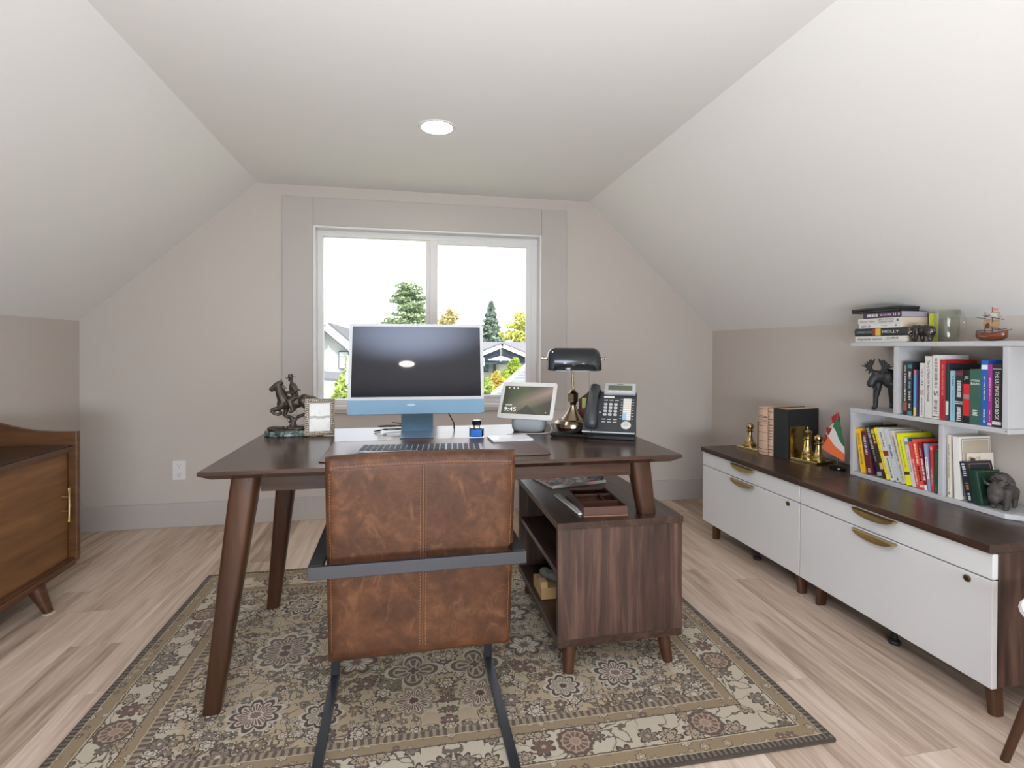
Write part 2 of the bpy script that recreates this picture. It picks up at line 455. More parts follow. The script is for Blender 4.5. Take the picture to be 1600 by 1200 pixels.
BE, TAN, DK, ROSE, OLV, IV, GRY = lin((184,166,138)), lin((142,122,92)), lin((64,52,46)), lin((108,78,70)), lin((104,98,80)), lin((196,184,164)), lin((128,118,104))
def vec2(a, c):
    n_ = b.n('ShaderNodeCombineXYZ'); b.put(n_.inputs[0], a); b.put(n_.inputs[1], c); return n_.outputs[0]
def flowers(base, px_, py_, scale, petals, size, cover, seed, cols):
    """voronoi cells that each hold one petalled flower with a dark outline"""
    p = b.vmath('ADD', b.vmath('SCALE', vec2(px_, py_), None), (seed, seed*1.7, 0))
    p.node.inputs[0].links[0].from_node.inputs['Scale'].default_value = scale
    vo = b.n('ShaderNodeTexVoronoi'); vo.voronoi_dimensions = '2D'; vo.inputs['Scale'].default_value = 1; vo.inputs['Randomness'].default_value = .62
    b.lk(p, vo.inputs['Vector'])
    dv = b.vmath('SUBTRACT', p, vo.outputs['Position']); s2 = b.n('ShaderNodeSeparateXYZ'); b.lk(dv, s2.inputs[0])
    cs = b.n('ShaderNodeSeparateColor'); b.lk(vo.outputs['Color'], cs.inputs[0])
    th = b.math('ARCTAN2', s2.outputs[1], s2.outputs[0]); r = vo.outputs['Distance']
    pet = b.math('ABSOLUTE', b.math('COSINE', b.math('ADD', b.math('MULTIPLY', th, petals/2), b.math('MULTIPLY', cs.outputs[1], 6))))
    rad = b.math('MULTIPLY', b.math('ADD', b.math('MULTIPLY', pet, .45), .62), b.math('ADD', b.math('MULTIPLY', cs.outputs[2], size*.6), size*.62))
    on = b.math('LESS_THAN', cs.outputs[0], cover)
    q = b.math('DIVIDE', r, rad)
    fill = b.math('MULTIPLY', on, b.math('LESS_THAN', q, 1.0)); line = b.math('MULTIPLY', on, b.math('COMPARE', q, 1.0, .13))
    ring = b.math('MULTIPLY', on, b.math('COMPARE', q, .48, .09)); eye = b.math('MULTIPLY', on, b.math('LESS_THAN', q, .22))
    pc = b.ramp(cs.outputs[1], [(0, cols[0]), (.35, cols[1]), (.6, cols[2]), (.8, cols[3])], 'CONSTANT')
    o = b.mix(fill, base, pc); o = b.mix(ring, o, cols[4]); o = b.mix(eye, o, cols[0]); return b.mix(line, o, cols[5])
def vines(base, px_, py_, scale, seed, w, col):
    n_ = b.noise(b.vmath('ADD', vec2(px_, py_), (seed, seed, 0)), scale, 2, .5, .6)
    return b.mix(b.math('COMPARE', n_, .5, w), base, col)
def motif(base, cx_, cy_, R, petals, depth, cols, sx=1.0):
    """one big placed medallion; coordinates are mirrored so it repeats in the four quarters"""
    u = b.math('SUBTRACT', ax, cx_); w = b.math('SUBTRACT', ay, cy_); u = b.math('DIVIDE', u, sx)
    r = b.math('SQRT', b.math('ADD', b.math('MULTIPLY', u, u), b.math('MULTIPLY', w, w)))
    th = b.math('ARCTAN2', w, u)
    pet = b.math('ABSOLUTE', b.math('COSINE', b.math('MULTIPLY', th, petals/2)))
    q = b.math('DIVIDE', r, b.math('MULTIPLY', b.math('ADD', b.math('MULTIPLY', pet, depth), 1-depth), R))
    th2 = b.math('ABSOLUTE', b.math('COSINE', b.math('MULTIPLY', th, petals*1.5)))
    o = b.mix(b.math('LESS_THAN', q, 1.22), base, cols[0]); o = b.mix(b.math('COMPARE', q, .95, .10), o, cols[1])
    o = b.mix(b.math('LESS_THAN', q, .85), o, cols[2])
    o = b.mix(b.math('MULTIPLY', b.math('COMPARE', q, .55, .22), b.math('GREATER_THAN', th2, .55)), o, cols[3])
    o = b.mix(b.math('LESS_THAN', q, .24), o, cols[4]); return o
# field
F1 = b.noise(vec2(ax, ay), 5, 3)
fld = b.mix(F1, BE, lin((168,148,118)))
fld = b.mix(b.math('GREATER_THAN', b.noise(vec2(ax, ay), 3.1, 2, .5, .8), .56), fld, lin((184,172,150)))
fld = vines(fld, ax, ay, 7, 3.3, .012, OLV); fld = vines(fld, ax, ay, 11, 8.1, .010, lin((86,72,58)))
fld = flowers(fld, ax, ay, 34, 5, .42, .66, 7.7, (IV, TAN, OLV, GRY, DK, lin((92,82,68))))
fld = flowers(fld, ax, ay, 21, 6, .42, .62, 2.2, (IV, GRY, ROSE, TAN, OLV, DK))
fld = flowers(fld, ax, ay, 11.5, 8, .36, .58, 5.1, (IV, lin((186,172,148)), GRY, ROSE, ROSE, DK))
QC = (lin((188,176,156)), lin((92,82,72)), lin((172,160,140)), lin((104,82,72)), lin((84,64,58)))
fld = motif(fld, .105, .205, .080, 4, .55, QC)
fld = motif(fld, .56, .02, .085, 8, .3, QC); fld = motif(fld, .57, .34, .07, 9, .3, (lin((186,176,156)), DK, IV, ROSE, lin((120,96,84))))
fld = motif(fld, .105, .36, .068, 10, .35, (BE, GRY, IV, ROSE, lin((80,50,48)))); fld = motif(fld, .375, .375, .055, 8, .25, (IV, DK, IV, GRY, DK))
fld = motif(fld, .30, .12, .07, 6, .4, (TAN, DK, GRY, IV, ROSE))
# borders
crm = vines(lin((190,178,156)), along, d, 12, 1.7, .014, lin((96,88,72)))
crm = flowers(crm, along, b.math('SUBTRACT', d, .125), 14, 7, .38, .7, 9.7, (lin((164,148,124)), GRY, ROSE, OLV, lin((90,70,60)), DK))
pm_ = b.math('PINGPONG', b.math('ADD', along, .06), .20)
rr_ = b.math('SQRT', b.math('ADD', b.math('POWER', pm_, 2), b.math('POWER', b.math('SUBTRACT', d, .127), 2)))
crm = b.mix(b.math('LESS_THAN', rr_, .052), crm, lin((160,142,118)))
tr_ = b.math('ARCTAN2', b.math('SUBTRACT', d, .127), b.math('SUBTRACT', pm_, 0)); pq_ = b.math('ABSOLUTE', b.math('COSINE', b.math('MULTIPLY', tr_, 6)))
rs_ = b.math('ADD', rr_, b.math('MULTIPLY', pq_, .005))
crm = b.mix(b.math('COMPARE', rs_, .049, .0055), crm, lin((84,66,58))); crm = b.mix(b.math('MULTIPLY', b.math('COMPARE', rr_, .026, .009), b.math('GREATER_THAN', pq_, .45)), crm, ROSE)
crm = b.mix(b.math('LESS_THAN', rr_, .011), crm, lin((150,122,108)))
tan_ = flowers(TAN, along, d, 26, 6, .34, .75, 4.4, (IV, lin((164,140,112)), ROSE, BE, OLV, lin((92,76,60))))
chain = b.mix(b.math('GREATER_THAN', b.math('SINE', b.math('MULTIPLY', along, 300)), .0), lin((84,72,62)), lin((146,130,106)))
col = fld
def lt(k): return b.math('LESS_THAN', d, k)
col = b.mix(lt(.243), col, chain); col = b.mix(lt(.219), col, lin((178,164,140))); col = b.mix(lt(.215), col, tan_)
col = b.mix(lt(.184), col, DK); col = b.mix(lt(.180), col, crm); col = b.mix(lt(.074), col, DK); col = b.mix(lt(.070), col, lin((184,170,146)))
col = b.mix(lt(.066), col, tan_); col = b.mix(lt(.028), col, lin((176,162,138)))
dots = b.mix(b.math('GREATER_THAN', b.math('SINE', b.math('MULTIPLY', along, 380)), .2), lin((46,40,37)), lin((112,100,84)))
col = b.mix(lt(.025), col, dots); col = b.mix(lt(.006), col, lin((52,46,42)))
col = b.mix(b.math('MULTIPLY', b.noise(v, 420, 2), .45), col, lin((96,84,70)))
nr = b.bump(b.noise(v, 900, 2), .5, .002)
M_RUG = b.bsdf(col, .95, 0, .1, nr, sheen=.15)
rg = MB().prism(rrect(RX1-RX0, RY1-RY0, .006), 'z', 0, .010).build('area_rug', M_RUG, bevel=.003)
rg.location = ((RX0+RX1)/2, (RY0+RY1)/2, .0008)
tag(rg, 'beige floral area rug with dark bordered stripes under the desk and chair', 'rug')
ZR = .0112

# ------------------------------------------------------------------ desk
dk = thing('writing_desk', 'walnut desk with angled legs standing in front of the window', 'desk', (.152, 2.03, 0))
hx, hy = .749, .390
m = MB(); c = .028
def rc(a, b_, z): return [(-a,-b_,z),(a,-b_,z),(a,b_,z),(-a,b_,z)]
m.loft([rc(hx-c, hy-c, .727), rc(hx, hy, .744), rc(hx, hy, .7525), rc(hx-.002, hy-.002, .755)])
m.build('desktop', M_WALX, dk)
for (x0,x1,y0,y1) in ((-.60,.60,-.305,-.285), (-.60,.60,.285,.305)): MB().box(x0,x1,y0,y1,.672,.7275).build('apron_rail', M_WALX, dk, bevel=.001)
for x_ in (-.62,.62): MB().box(x_-.01,x_+.01,-.27,.27,.680,.7275).build('side_rail', M_WALY, dk, bevel=.001)
def leg(p0, p1, r0, r1, tw=0):
    # section: a rounded square set so that one arris faces outwards
    q = MB(); rings = []
    for p, r in ((p0, r0), ((Vector(p0)*.88+Vector(p1)*.12), r0), (p1, r1)):
        p = Vector(p); rings.append([(p.x + r*px_, p.y + r*py_, p.z) for px_, py_ in rrect(2*.92, 2*.8, .45, 4)])
    q.loft(rings); return q.build('leg', M_LEG, dk, smooth=True)
PT = .527   # top of the low cabinet that carries the far legs
leg((-.640,-.300,.728), (-.738,-.300,ZR), .043, .027); leg((-.640,.300,.728), (-.722,.355,ZR), .043, .027)
leg((.640,-.270,.728), (.677,-.265,PT+.0004), .041, .033); leg((.640,.245,.728), (.677,.250,PT+.0004), .041, .033)
MB().lathe([(.003,0),(.003,.001)], 10, c=(-.627,-.3385,.715), mat=None).build('screw', M_CHROME, dk)

# low open cabinet under the desk end
cb = thing('pedestal_cabinet', 'low open walnut cabinet with a shelf carrying the desk end', 'cabinet', (.709, 2.02, 0))
w, l, zb = .226, .320, .108
MB().box(-w-.002, w+.002, -l-.004, l+.004, PT-.024, PT).build('top_panel', M_WALY, cb, bevel=.0012)
MB().box(-w, w, -l-.001, l, zb, zb+.024).build('bottom_panel', M_WALY, cb, bevel=.001)
for y0, y1 in ((-l, -l+.02), (l-.02, l)): MB().box(-w, w, y0, y1, zb+.0245, PT-.0245).build('end_panel', M_WALZ, cb, bevel=.0008)
MB().box(w-.016, w-.002, -l+.0205, l-.0205, zb+.0245, PT-.0245).build('side_panel', M_WALY, cb)
MB().box(-w+.006, w-.0165, -l+.0205, l-.0205, .335, .353).build('shelf', M_WALY, cb, bevel=.001)
for sx in (-1, 1):
    for sy in (-1, 1):
        MB().tube([(sx*.172, sy*.283, zb), (sx*.183, sy*.300, ZR)], [.024, .018], 14).build('leg', M_LEG, cb, smooth=True)
cb.rotation_euler = (0, 0, radians(0.3))

# things on and in the low cabinet
mg = thing('magazine', 'colourful magazine with red and blue cover lying on the low cabinet under the desk', 'magazine', (.686, 2.238, PT+.0005), radians(13))
MB().box(-.132,.132,-.095,.095,0,.012).build('pages', M_PAGEW, mg)
b = NB('magazine_cover_print'); v = b.coord()
c1 = b.ramp(b.noise(v, 9, 2, .5, 1.2), [(.3,(58,74,96)),(.45,(120,152,168)),(.55,(176,92,92)),(.68,(128,44,52))], 'CONSTANT')
M_MAG = b.bsdf(b.mix(b.math('GREATER_THAN', b.noise(v, 45, 2), .58), c1, lin((196,190,180))), .25)
MB().box(-.1325,.1325,-.0955,.0955,.0121,.0133).build('cover', M_MAG, mg)
M_LEATHD = pm('dark_brown_leather', (80, 50, 40), .42, bump=.15, bs=220, var=.2, vs=14)
M_LEATHI = pm('tray_lining', (124, 84, 62), .7, var=.12)
ty = thing('desk_tray', 'brown leather desk tray with compartments on the low cabinet', 'tray', (.675, 1.868, PT+.0005), radians(-3))
tw, tl, th = .079, .130, .034
MB().box(-tw, tw, -tl, tl, 0, .005).build('tray_base', M_LEATHI, ty)
k = MB()
k.box(-tw, tw, -tl, -tl+.006, .0052, th); k.box(-tw, tw, tl-.006, tl, .0052, th)
k.box(-tw, -tw+.006, -tl+.006, tl-.006, .0052, th); k.box(tw-.006, tw, -tl+.006, tl-.006, .0052, th)
k.build('tray_wall', M_LEATHD, ty, bevel=.0015)
k = MB(); k.box(-tw+.006, tw-.006, .045, .050, .0052, th-.004); k.box(-tw+.006, tw-.006, -.048, -.043, .0052, th-.004); k.box(.022, .027, -.043, .045, .0052, th-.004)
k.build('divider', M_LEATHD, ty)
MB().box(-tw+.0065, .0215, -.0425, .0445, .0053, .020).build('lining_pad', M_LEATHI, ty, bevel=.002)
pn = thing('fountain_pen', 'black pen with silver band lying in the leather tray', 'pen', (.674, 1.772, PT+.0165), radians(2))
MB().tube([(-.058,0,0),(-.05,0,0),(.0,0,0)], [.0025,.005,.0056], 12).build('barrel', M_BLKGL, pn, smooth=True)
MB().tube([(.0,0,0),(.006,0,0)], .0060, 12).build('band', M_CHROME, pn, smooth=True)
MB().tube([(.006,0,0),(.058,0,0),(.062,0,0)], [.0062,.006,.004], 12).build('cap', M_BLKGL, pn, smooth=True)
MB().box(-.05,.055,-.014,.014,-.011,-.0062).build('rest_strip', M_LEATHI, pn)
pp = MB().box(-.011,.011,-.125,.125,0,.006).build('paper_pad', M_PAPER, bevel=.001); pp.location = (.580, 1.895, PT+.0006); pp.rotation_euler = (0,0,radians(4.5))
tag(pp, 'narrow white notepad beside the leather tray', 'notepad')
bx_ = thing('cardboard_box', 'small tan cardboard box on the bottom shelf of the low cabinet', 'box', (.545, 2.045, zb+.0255))
MB().box(-.045,.05,-.06,.075,0,.045).build('carton', pm('kraft_card', (170,136,92), .8), bx_, bevel=.002)
MB().box(-.046,-.02,-.061,-.02,.0455,.07).build('flap', pm('kraft_card_light', (186,152,108), .8), bx_)
rk = thing('grey_bundle', 'grey crumpled bundle lying on the cardboard box', 'bundle', (.552, 2.075, zb+.0730))
q = MB(); 
for a in range(7): q.ell((.018*cos(a*2.1), .026*sin(a*1.7), .012+.006*sin(a*3)), (.022,.024,.014))
q.build('cloth', pm('grey_cloth', (118,116,112), .9, var=.3, vs=40), rk, fuse=.004)
# ------------------------------------------------------------------ office chair
b = NB('cognac_leather'); v = b.coord()
n1 = b.noise(v, 9, 6, .62, .7); n2 = b.noise(v, 30, 5, .65, 1.0); n3 = b.noise(b.scale(v, (1, 1, .45)), 16, 4, .6, 2.2)
c = b.ramp(b.math('ADD', b.math('MULTIPLY', n1, .6), b.math('MULTIPLY', n2, .4)), [(.34,(52,30,17)),(.5,(72,44,26)),(.64,(92,59,36))])
c = b.mix(b.math('MULTIPLY', b.math('MULTIPLY', b.math('SUBTRACT', n3, .56), 7, clamp=True), .45), c, lin((112,78,53)))
nr = b.bump(b.noise(v, 260, 4, .6), .22, .0008)
M_LEATH = b.bsdf(c, b.math('ADD', b.math('MULTIPLY', n2, .25), .38), 0, .32, nr)
M_THREAD = pm('tan_thread', (138, 104, 76), .8)
ch = thing('office_chair', 'cognac leather cantilever chair with black steel arms, its back to the camera', 'chair', (.032, 1.36, ZR), radians(1.0))
BW = .235   # half width of the back pad
# curved, slightly dished back pad built as a grid with front and rear faces
def pad(nx, nz, half, z0, z1, th, lean, dish, puff):
    q = MB(); rows = []
    for side in (0, 1):
        for kz in range(nz + 1):
            for kx in range(nx + 1):
                u = kx/nx*2 - 1; w_ = kz/nz
                e = min(1, (1-abs(u))*half/.03, w_*(z1-z0)/.03, (1-w_)*(z1-z0)/.03); rnd = sqrt(max(0, 1-(1-e)**2))
                hgt = th/2*(.35 + .65*rnd) + puff*rnd*(1-u*u)
                x_ = u*half; z_ = z0 + (z1-z0)*w_
                y_ = lean[0] + (lean[1]-lean[0])*w_ + dish*(u*u - .5)*w_*-1.0
                q.v.append(Vector((x_, y_ + (-hgt if side == 0 else hgt), z_)))
    N = (nx+1)*(nz+1)
    for kz in range(nz):
        for kx in range(nx):
            a = kz*(nx+1)+kx
            q.f.append((a, a+1, a+nx+2, a+nx+1)); q.f.append((N+a, N+a+nx+1, N+a+nx+2, N+a+1))
    for kx in range(nx):
        q.f.append((kx, N+kx, N+kx+1, kx+1)); t_ = nz*(nx+1)+kx; q.f.append((t_, t_+1, N+t_+1, N+t_))
    for kz in range(nz):
        a = kz*(nx+1); q.f.append((a, a+nx+1, N+a+nx+1, N+a)); a += nx; q.f.append((a, N+a, N+a+nx+1, a+nx+1))
    return q
BZ0, BZ1, Y0, Y1, TH = .302, .836, .052, .002, .055
pad(28, 30, BW, BZ0, BZ1, TH, (Y0, Y1), .030, .004).build('backrest', M_LEATH, ch, smooth=True, angle=60)
def back_y(u, w_): return Y0 + (Y1-Y0)*w_ - .030*(u*u-.5)*w_ - TH/2 - .004*(1-u*u)
M_SEAM = pm('leather_seam', (92, 58, 36), .5)
sm = MB()
sm.tube([(0, back_y(0, w_)-.0005, BZ0+(BZ1-BZ0)*w_) for w_ in [.06+.88*k/20 for k in range(21)]], .0030, 6); sm.build('centre_seam', M_SEAM, ch, smooth=True)
st = MB()
def stitch(pts, step=.007, ln=.0045):
    L = 0
    for a, b_ in zip(pts[:-1], pts[1:]):
        a = Vector(a); b_ = Vector(b_); n_ = max(1, int((b_-a).length/step))
        for k in range(n_):
            p = a.lerp(b_, (k+.1)/n_); q_ = a.lerp(b_, (k+.75)/n_); st.tube([p, q_], .00055, 4)
for ux in (-.030, .030):
    stitch([(ux*BW, back_y(ux, w_)-.0006, BZ0+(BZ1-BZ0)*w_) for w_ in [.06+.87*k/10 for k in range(11)]])
for ux in (-.955, .955):
    stitch([(ux*BW, back_y(ux, w_)+.0045, BZ0+(BZ1-BZ0)*w_) for w_ in [.06+.87*k/10 for k in range(11)]])
for wz in (.945, .958):
    stitch([(u*BW, back_y(u, wz)+.0012, BZ0+(BZ1-BZ0)*wz) for u in [-.95+1.9*k/14 for k in range(15)]])
st.build('stitching', M_THREAD, ch, kind='stuff')
sm = MB(); sm.tube([(u*BW, back_y(u, .951)+.0012, BZ0+(BZ1-BZ0)*.951) for u in [-.95+1.9*k/14 for k in range(15)]], .0022, 6); sm.build('top_seam', M_SEAM, ch, smooth=True)
# seat pad
s_ = MB(); s_.loft([[(x_*k, y_, z_) for x_, y_ in rrect(.46, .46, .04, 5, 0, .325)] for k, z_ in ((.97,.40),(1,.415),(1,.455),(.985,.472))]); s_.build('seat', M_LEATH, ch, smooth=True, angle=50)
# steel frame: one bent bar each side plus rear rail
fr_ = MB(); bw, bt = .030, .013
XA, XB = -.270, .258       # outer faces of the arm frame
YF = .478
fr_.box(XA, XB, -.058, -.045, .566-ZR, .597-ZR)
fr_.build('rear_rail', M_STEEL, ch, bevel=.0015)
for x0, x1 in ((XA, XA+.034), (XB-.034, XB)):
    MB().box(x0, x1, -.0445, YF, .584-ZR, .597-ZR).build('armrest', M_STEEL, ch, bevel=.0015)
    xm = (x0+x1)/2; xf = (-.274 if xm < 0 else .252); xr = (-.268 if xm < 0 else .236)
    a0 = Vector((xm, YF-.0065, .583-ZR)); a1 = Vector((xf+.006*(1 if xm<0 else -1), YF-.0065, .014))
    u = MB(); u.loft([[(p.x-.013, p.y-.0065, p.z),(p.x+.013, p.y-.0065, p.z),(p.x+.013, p.y+.0065, p.z),(p.x-.013, p.y+.0065, p.z)] for p in (a0, a1)])
    u.build('front_upright', M_STEEL, ch, bevel=.001)
    a0 = Vector((a1.x, YF, .0068)); a1 = Vector((xr, -.16, .0068))
    u = MB(); u.loft([[(p.x-.013, p.y, .0004),(p.x+.013, p.y, .0004),(p.x+.013, p.y, .0135),(p.x-.013, p.y, .0135)] for p in (a0, a1)])
    u.build('floor_runner', M_STEEL, ch, bevel=.001)
MB().box(-.282, .250, -.187, -.1605, .0004, .0135).build('floor_bar', M_STEEL, ch, bevel=.001)
MB().box(-.22, .22, .12, .46, .385, .399).build('seat_support', M_STEEL, ch)
MB().box(XA+.0345, XB-.0345, .30, .33, .372, .384).build('cross_bar', M_STEEL, ch)
# ------------------------------------------------------------------ things on the desk
ZD = .7554
# desk pad
pd = MB(); pd.prism(rrect(.748, .355, .022), 'z', 0, .0028)
pd = pd.build('desk_pad', pm('brown_pad_leather', (74, 48, 44), .3, bump=.05, bs=300), bevel=.0008); pd.location = (.092, 1.888, ZD)
tag(pd, 'thin brown leather desk pad under keyboard and trackpad', 'desk pad')
k = MB(); k.tube([(x_, y_, .0028) for x_, y_ in rrect(.738, .345, .020)], .0006, 4, closed=True); k.build('edge_stitching', M_THREAD, pd)
ZP = ZD + .0032
kb = thing('keyboard', 'slim silver keyboard with dark keys on the leather pad behind the chair', 'keyboard', (.040, 1.870, ZP), radians(-4.5))
MB().prism(rrect(.418, .114, .008), 'z', 0, .006).build('keyboard_body', M_SILVER, kb, bevel=.0015)
M_KEY = pm('dark_grey_key', (58, 60, 66), .45)
kk = MB(); kk.prism(rrect(.0155, .0155, .002, 3), 'z', 0, .0018); key0 = kk.build('key', M_KEY, kb); first = True
for r_ in range(6):
    for c_ in range(21):
        if c_ in (14, 18) and False: continue
        x_ = -.199 + c_*.0193 + (.004 if c_ > 14 else 0); y_ = -.047 + r_*.0186
        if x_ > .201: continue
        if r_ == 0 and 4 <= c_ <= 8: continue
        o = key0 if first else bpy.data.objects.new('key', key0.data)
        if not first: COL.objects.link(o); o.parent = kb
        o.location = (x_, y_, .0061); first = False
k = MB(); k.prism(rrect(.094, .0155, .002, 3, cx=-.0835, cy=-.047), 'z', .0061, .0079); k.build('space_bar', M_KEY, kb)
tp = MB().prism(rrect(.160, .114, .008), 'z', 0, .0075).build('trackpad', pm('white_glass_top', (222, 224, 228), .25), bevel=.0015)
tp.location = (.378, 2.008, ZP); tp.rotation_euler = (0, 0, radians(3)); tag(tp, 'flat white trackpad at the right end of the desk pad', 'trackpad')

# desktop computer
M_IBLUE = pm('pale_blue_aluminium', (102, 133, 152), .38, .25)
M_IBEZ = pm('pale_grey_bezel', (188, 190, 190), .3)
M_SCREEN = NB('dark_glass_screen').bsdf(lin((9, 9, 20)), .03, 0, .38, ior=1.5)
im = thing('desktop_computer', 'pale blue all-in-one computer with black reflecting screen on the desk', 'computer', (.026, 2.178, ZD), radians(-1.4))
prof = [(-.073,0),(-.073,.0035),(.038,.006),(.050,.010),(.056,.018),(.040,.215),(.046,.215),(.064,.014),(.060,.004),(.052,0)]
MB().prism(prof, 'x', -.065, .065).build('stand', M_IBLUE, im, smooth=True, bevel=.0008)
MT = Tr(0, -.010, .0885) @ Rx(radians(-11.5)); hw, ih = .2735, .374
def front(pts, y0, y1): return MB().prism(pts, 'y', y0, y1, MT)
front(rrect(2*hw, ih, .010, 5, 0, ih/2), .002, .0115).build('housing', M_IBLUE, im, bevel=.001)
chin = .0575
front([(-hw+.0004,chin),(hw-.0004,chin)] + [(p[0], p[1]) for p in rrect(2*hw-.0008, 2*ih, .010, 5) if p[1] > 0 and False] +
      [(hw-.0004, ih-.008),(hw-.003, ih-.003),(hw-.009, ih-.0005),(-hw+.009, ih-.0005),(-hw+.003, ih-.003),(-hw+.0004, ih-.008)], 0, .0019).build('bezel', M_IBEZ, im)
front([(-hw+.0004,.008),(-hw+.003,.003),(-hw+.009,.0005),(hw-.009,.0005),(hw-.003,.003),(hw-.0004,.008),(hw-.0004,chin-.0003),(-hw+.0004,chin-.0003)], 0, .0019).build('chin', M_IBLUE, im)
front([(-hw+.013,chin+.012),(hw-.013,chin+.012),(hw-.013,ih-.0125),(-hw+.013,ih-.0125)], -.0006, -.0001).build('screen', M_SCREEN, im)
front([(-.044,.037),(-.030,.0325),(-.022,.0318),(-.012,.0332),(-.006,.037),(-.014,.0405),(-.024,.0415),(-.036,.0405)], -.0006, -.0001).build('emblem', pm('pale_emblem', (160,186,204), .3), im)
front([(q[0], q[1]) for q in rrect(.003,.003,.0014,4,0,ih-.006)], -.0004, -.0001).build('webcam', M_BLACK, im)
# cable loops behind the computer
cbl = MB(); cbl.tube([(.085,2.26,ZD+.105),(.12,2.27,ZD+.10),(.16,2.30,ZD+.075),(.185,2.32,ZD+.03),(.190,2.325,ZD+.0035),(.192,2.40,ZD+.0035)], .0026, 8)
tag(cbl.build('power_cable', M_CHAR, smooth=True), 'grey cable arching from the back of the computer down to the desk', 'cable')
cl = MB(); cl.tube([(-.05+.055*cos(a)-.028*(a/9), 2.285+.038*sin(a), ZD+.004+.0022*a) for a in [k*.42 for k in range(34)]], .0022, 6)
cl.tube([(-.10,2.285,ZD+.012),(-.135,2.27,ZD+.010),(-.150,2.285,ZD+.004),(-.125,2.30,ZD+.003)], .0022, 6)
tag(cl.build('coiled_cable', M_CHAR, smooth=True), 'coil of thin dark cable lying on the desk left of the computer stand', 'cable')

# ink bottle
ik = thing('ink_bottle', 'small square ink bottle with bright blue label and black cap', 'ink bottle', (.258, 2.088, ZD), radians(-6))
b = NB('clear_glass'); M_CLEAR = b.bsdf((.95,.97,.97,1), .03, 0, .5, trans=1.0, ior=1.45)
MB().box(-.029,.029,-.021,.021,0,.040).build('glass_body', M_CLEAR, ik, bevel=.004)
MB().box(-.025,.025,-.017,.017,.005,.036).build('ink', pm('blue_ink', (12,24,70), .2), ik, bevel=.003)
MB().box(-.024,.020,-.0222,-.0212,.006,.034).build('label', pm('bright_blue_label', (34,118,206), .5), ik)
MB().lathe([(.014,.0405),(.014,.050)], 20).build('neck', M_CLEAR, ik, smooth=True)
MB().lathe([(.017,.0505),(.0185,.053),(.0185,.066),(.016,.069)], 24).build('cap', M_BLKGL, ik, smooth=True)

# smart display
sd = thing('smart_display', 'white-framed smart display showing the time on a grey pedestal', 'smart display', (.500, 2.215, ZD), radians(-30.6))
MB().loft([[(p[0]*k, p[1]*k2+dy, z_) for p in rrect(.150, .085, .035, 6)] for k, k2, dy, z_ in ((.86,.86,0,.002),(.96,.96,0,.012),(1,1,.002,.035),(.98,.8,.016,.085))]).build('pedestal', pm('grey_mesh_fabric', (146,152,156), .8, bump=.3, bs=900), sd, smooth=True, angle=60)
MB().prism(rrect(.132,.075,.030,6), 'z', 0, .0019).build('foot', M_CHAR, sd)
MS = Tr(-.010, -.038, .0546) @ Rx(radians(-28.8))
def sfront(pts, y0, y1): return MB().prism(pts, 'y', y0, y1, MS)
sh_ = .173
sfront(rrect(.250, sh_, .012, 6, 0, sh_/2), 0, .0095).build('frame', pm('warm_white_plastic', (196,194,191), .4), sd, bevel=.0025)
b = NB('ambient_display'); v = b.coord(); sp = b.n('ShaderNodeSeparateXYZ'); b.lk(v, sp.inputs[0])
# the picture on the screen: soft diagonal beam above a dark peak
uu = b.math('ADD', sp.outputs[0], .010); ww = b.math('MULTIPLY', b.math('SUBTRACT', sp.outputs[2], .0546), 1.14)
dg = b.math('ABSOLUTE', b.math('SUBTRACT', b.math('SUBTRACT', ww, .085), b.math('MULTIPLY', uu, .45)))
beam = b.math('MULTIPLY', b.math('SUBTRACT', 1, b.math('MULTIPLY', dg, 20), clamp=True), b.math('ADD', .5, b.math('MULTIPLY', uu, 4), clamp=True))
bgc = b.ramp(b.math('ADD', .5, b.math('MULTIPLY', uu, 4)), [(0,(56,62,50)),(.45,(80,86,66)),(1,(66,58,56))])
cc = b.mix(beam, bgc, lin((146,128,118)))
tri = b.math('LESS_THAN', ww, b.math('SUBTRACT', .066, b.math('MULTIPLY', b.math('ABSOLUTE', b.math('ADD', uu, -.003)), .85)))
cc = b.mix(b.math('MULTIPLY', tri, .8), cc, lin((62,60,58)))
M_AMB = b.bsdf(lin((10,10,10)), .12, 0, .5, emis=cc, estr=.9)
sfront([(-.109,.022),(.109,.022),(.109,.152),(-.109,.152)], -.0008, -.0001).build('screen', M_AMB, sd)
M_LIT = pm('lit_white_digits', (30,30,30), .4, emis=lin((214,212,208)), estr=1.0)
def onscreen(s_t, size, u, w_, width=None):
    pt = MS @ Vector((u, -.0010, w_)); xd = (MS.to_3x3() @ Vector((1,0,0))); nd = (MS.to_3x3() @ Vector((0,-1,0)))
    return text(s_t, size, pt, xd, nd, M_LIT, sd, 'clock_digits', width)
onscreen('9:45', .026, -.070, .042, .054)
k = MB()
for u in (-.090, -.068, -.050): k.prism(rrect(.007,.004,.0015,4,u,.143), 'y', -.0012, -.0009, MS)
k.prism(rrect(.03,.0022,.0008,3,-.079,.062), 'y', -.0012, -.0009, MS); k.prism(rrect(.004,.004,.0018,4,.090,.033), 'y', -.0012, -.0009, MS)
k.build('status_icons', M_LIT, sd)
wc = MB(); wc.tube([(.385,2.112,ZD+.0032),(.415,2.125,ZD+.003),(.45,2.128,ZD+.003),(.53,2.117,ZD+.003),(.570,2.130,ZD+.004),(.592,2.17,ZD+.010),(.596,2.24,ZD+.03),(.59,2.28,ZD+.06),(.56,2.29,ZD+.06)], .0024, 8)
tag(wc.build('display_cable', M_SILVER, smooth=True), 'pale grey cable running along the foot of the smart display', 'cable')

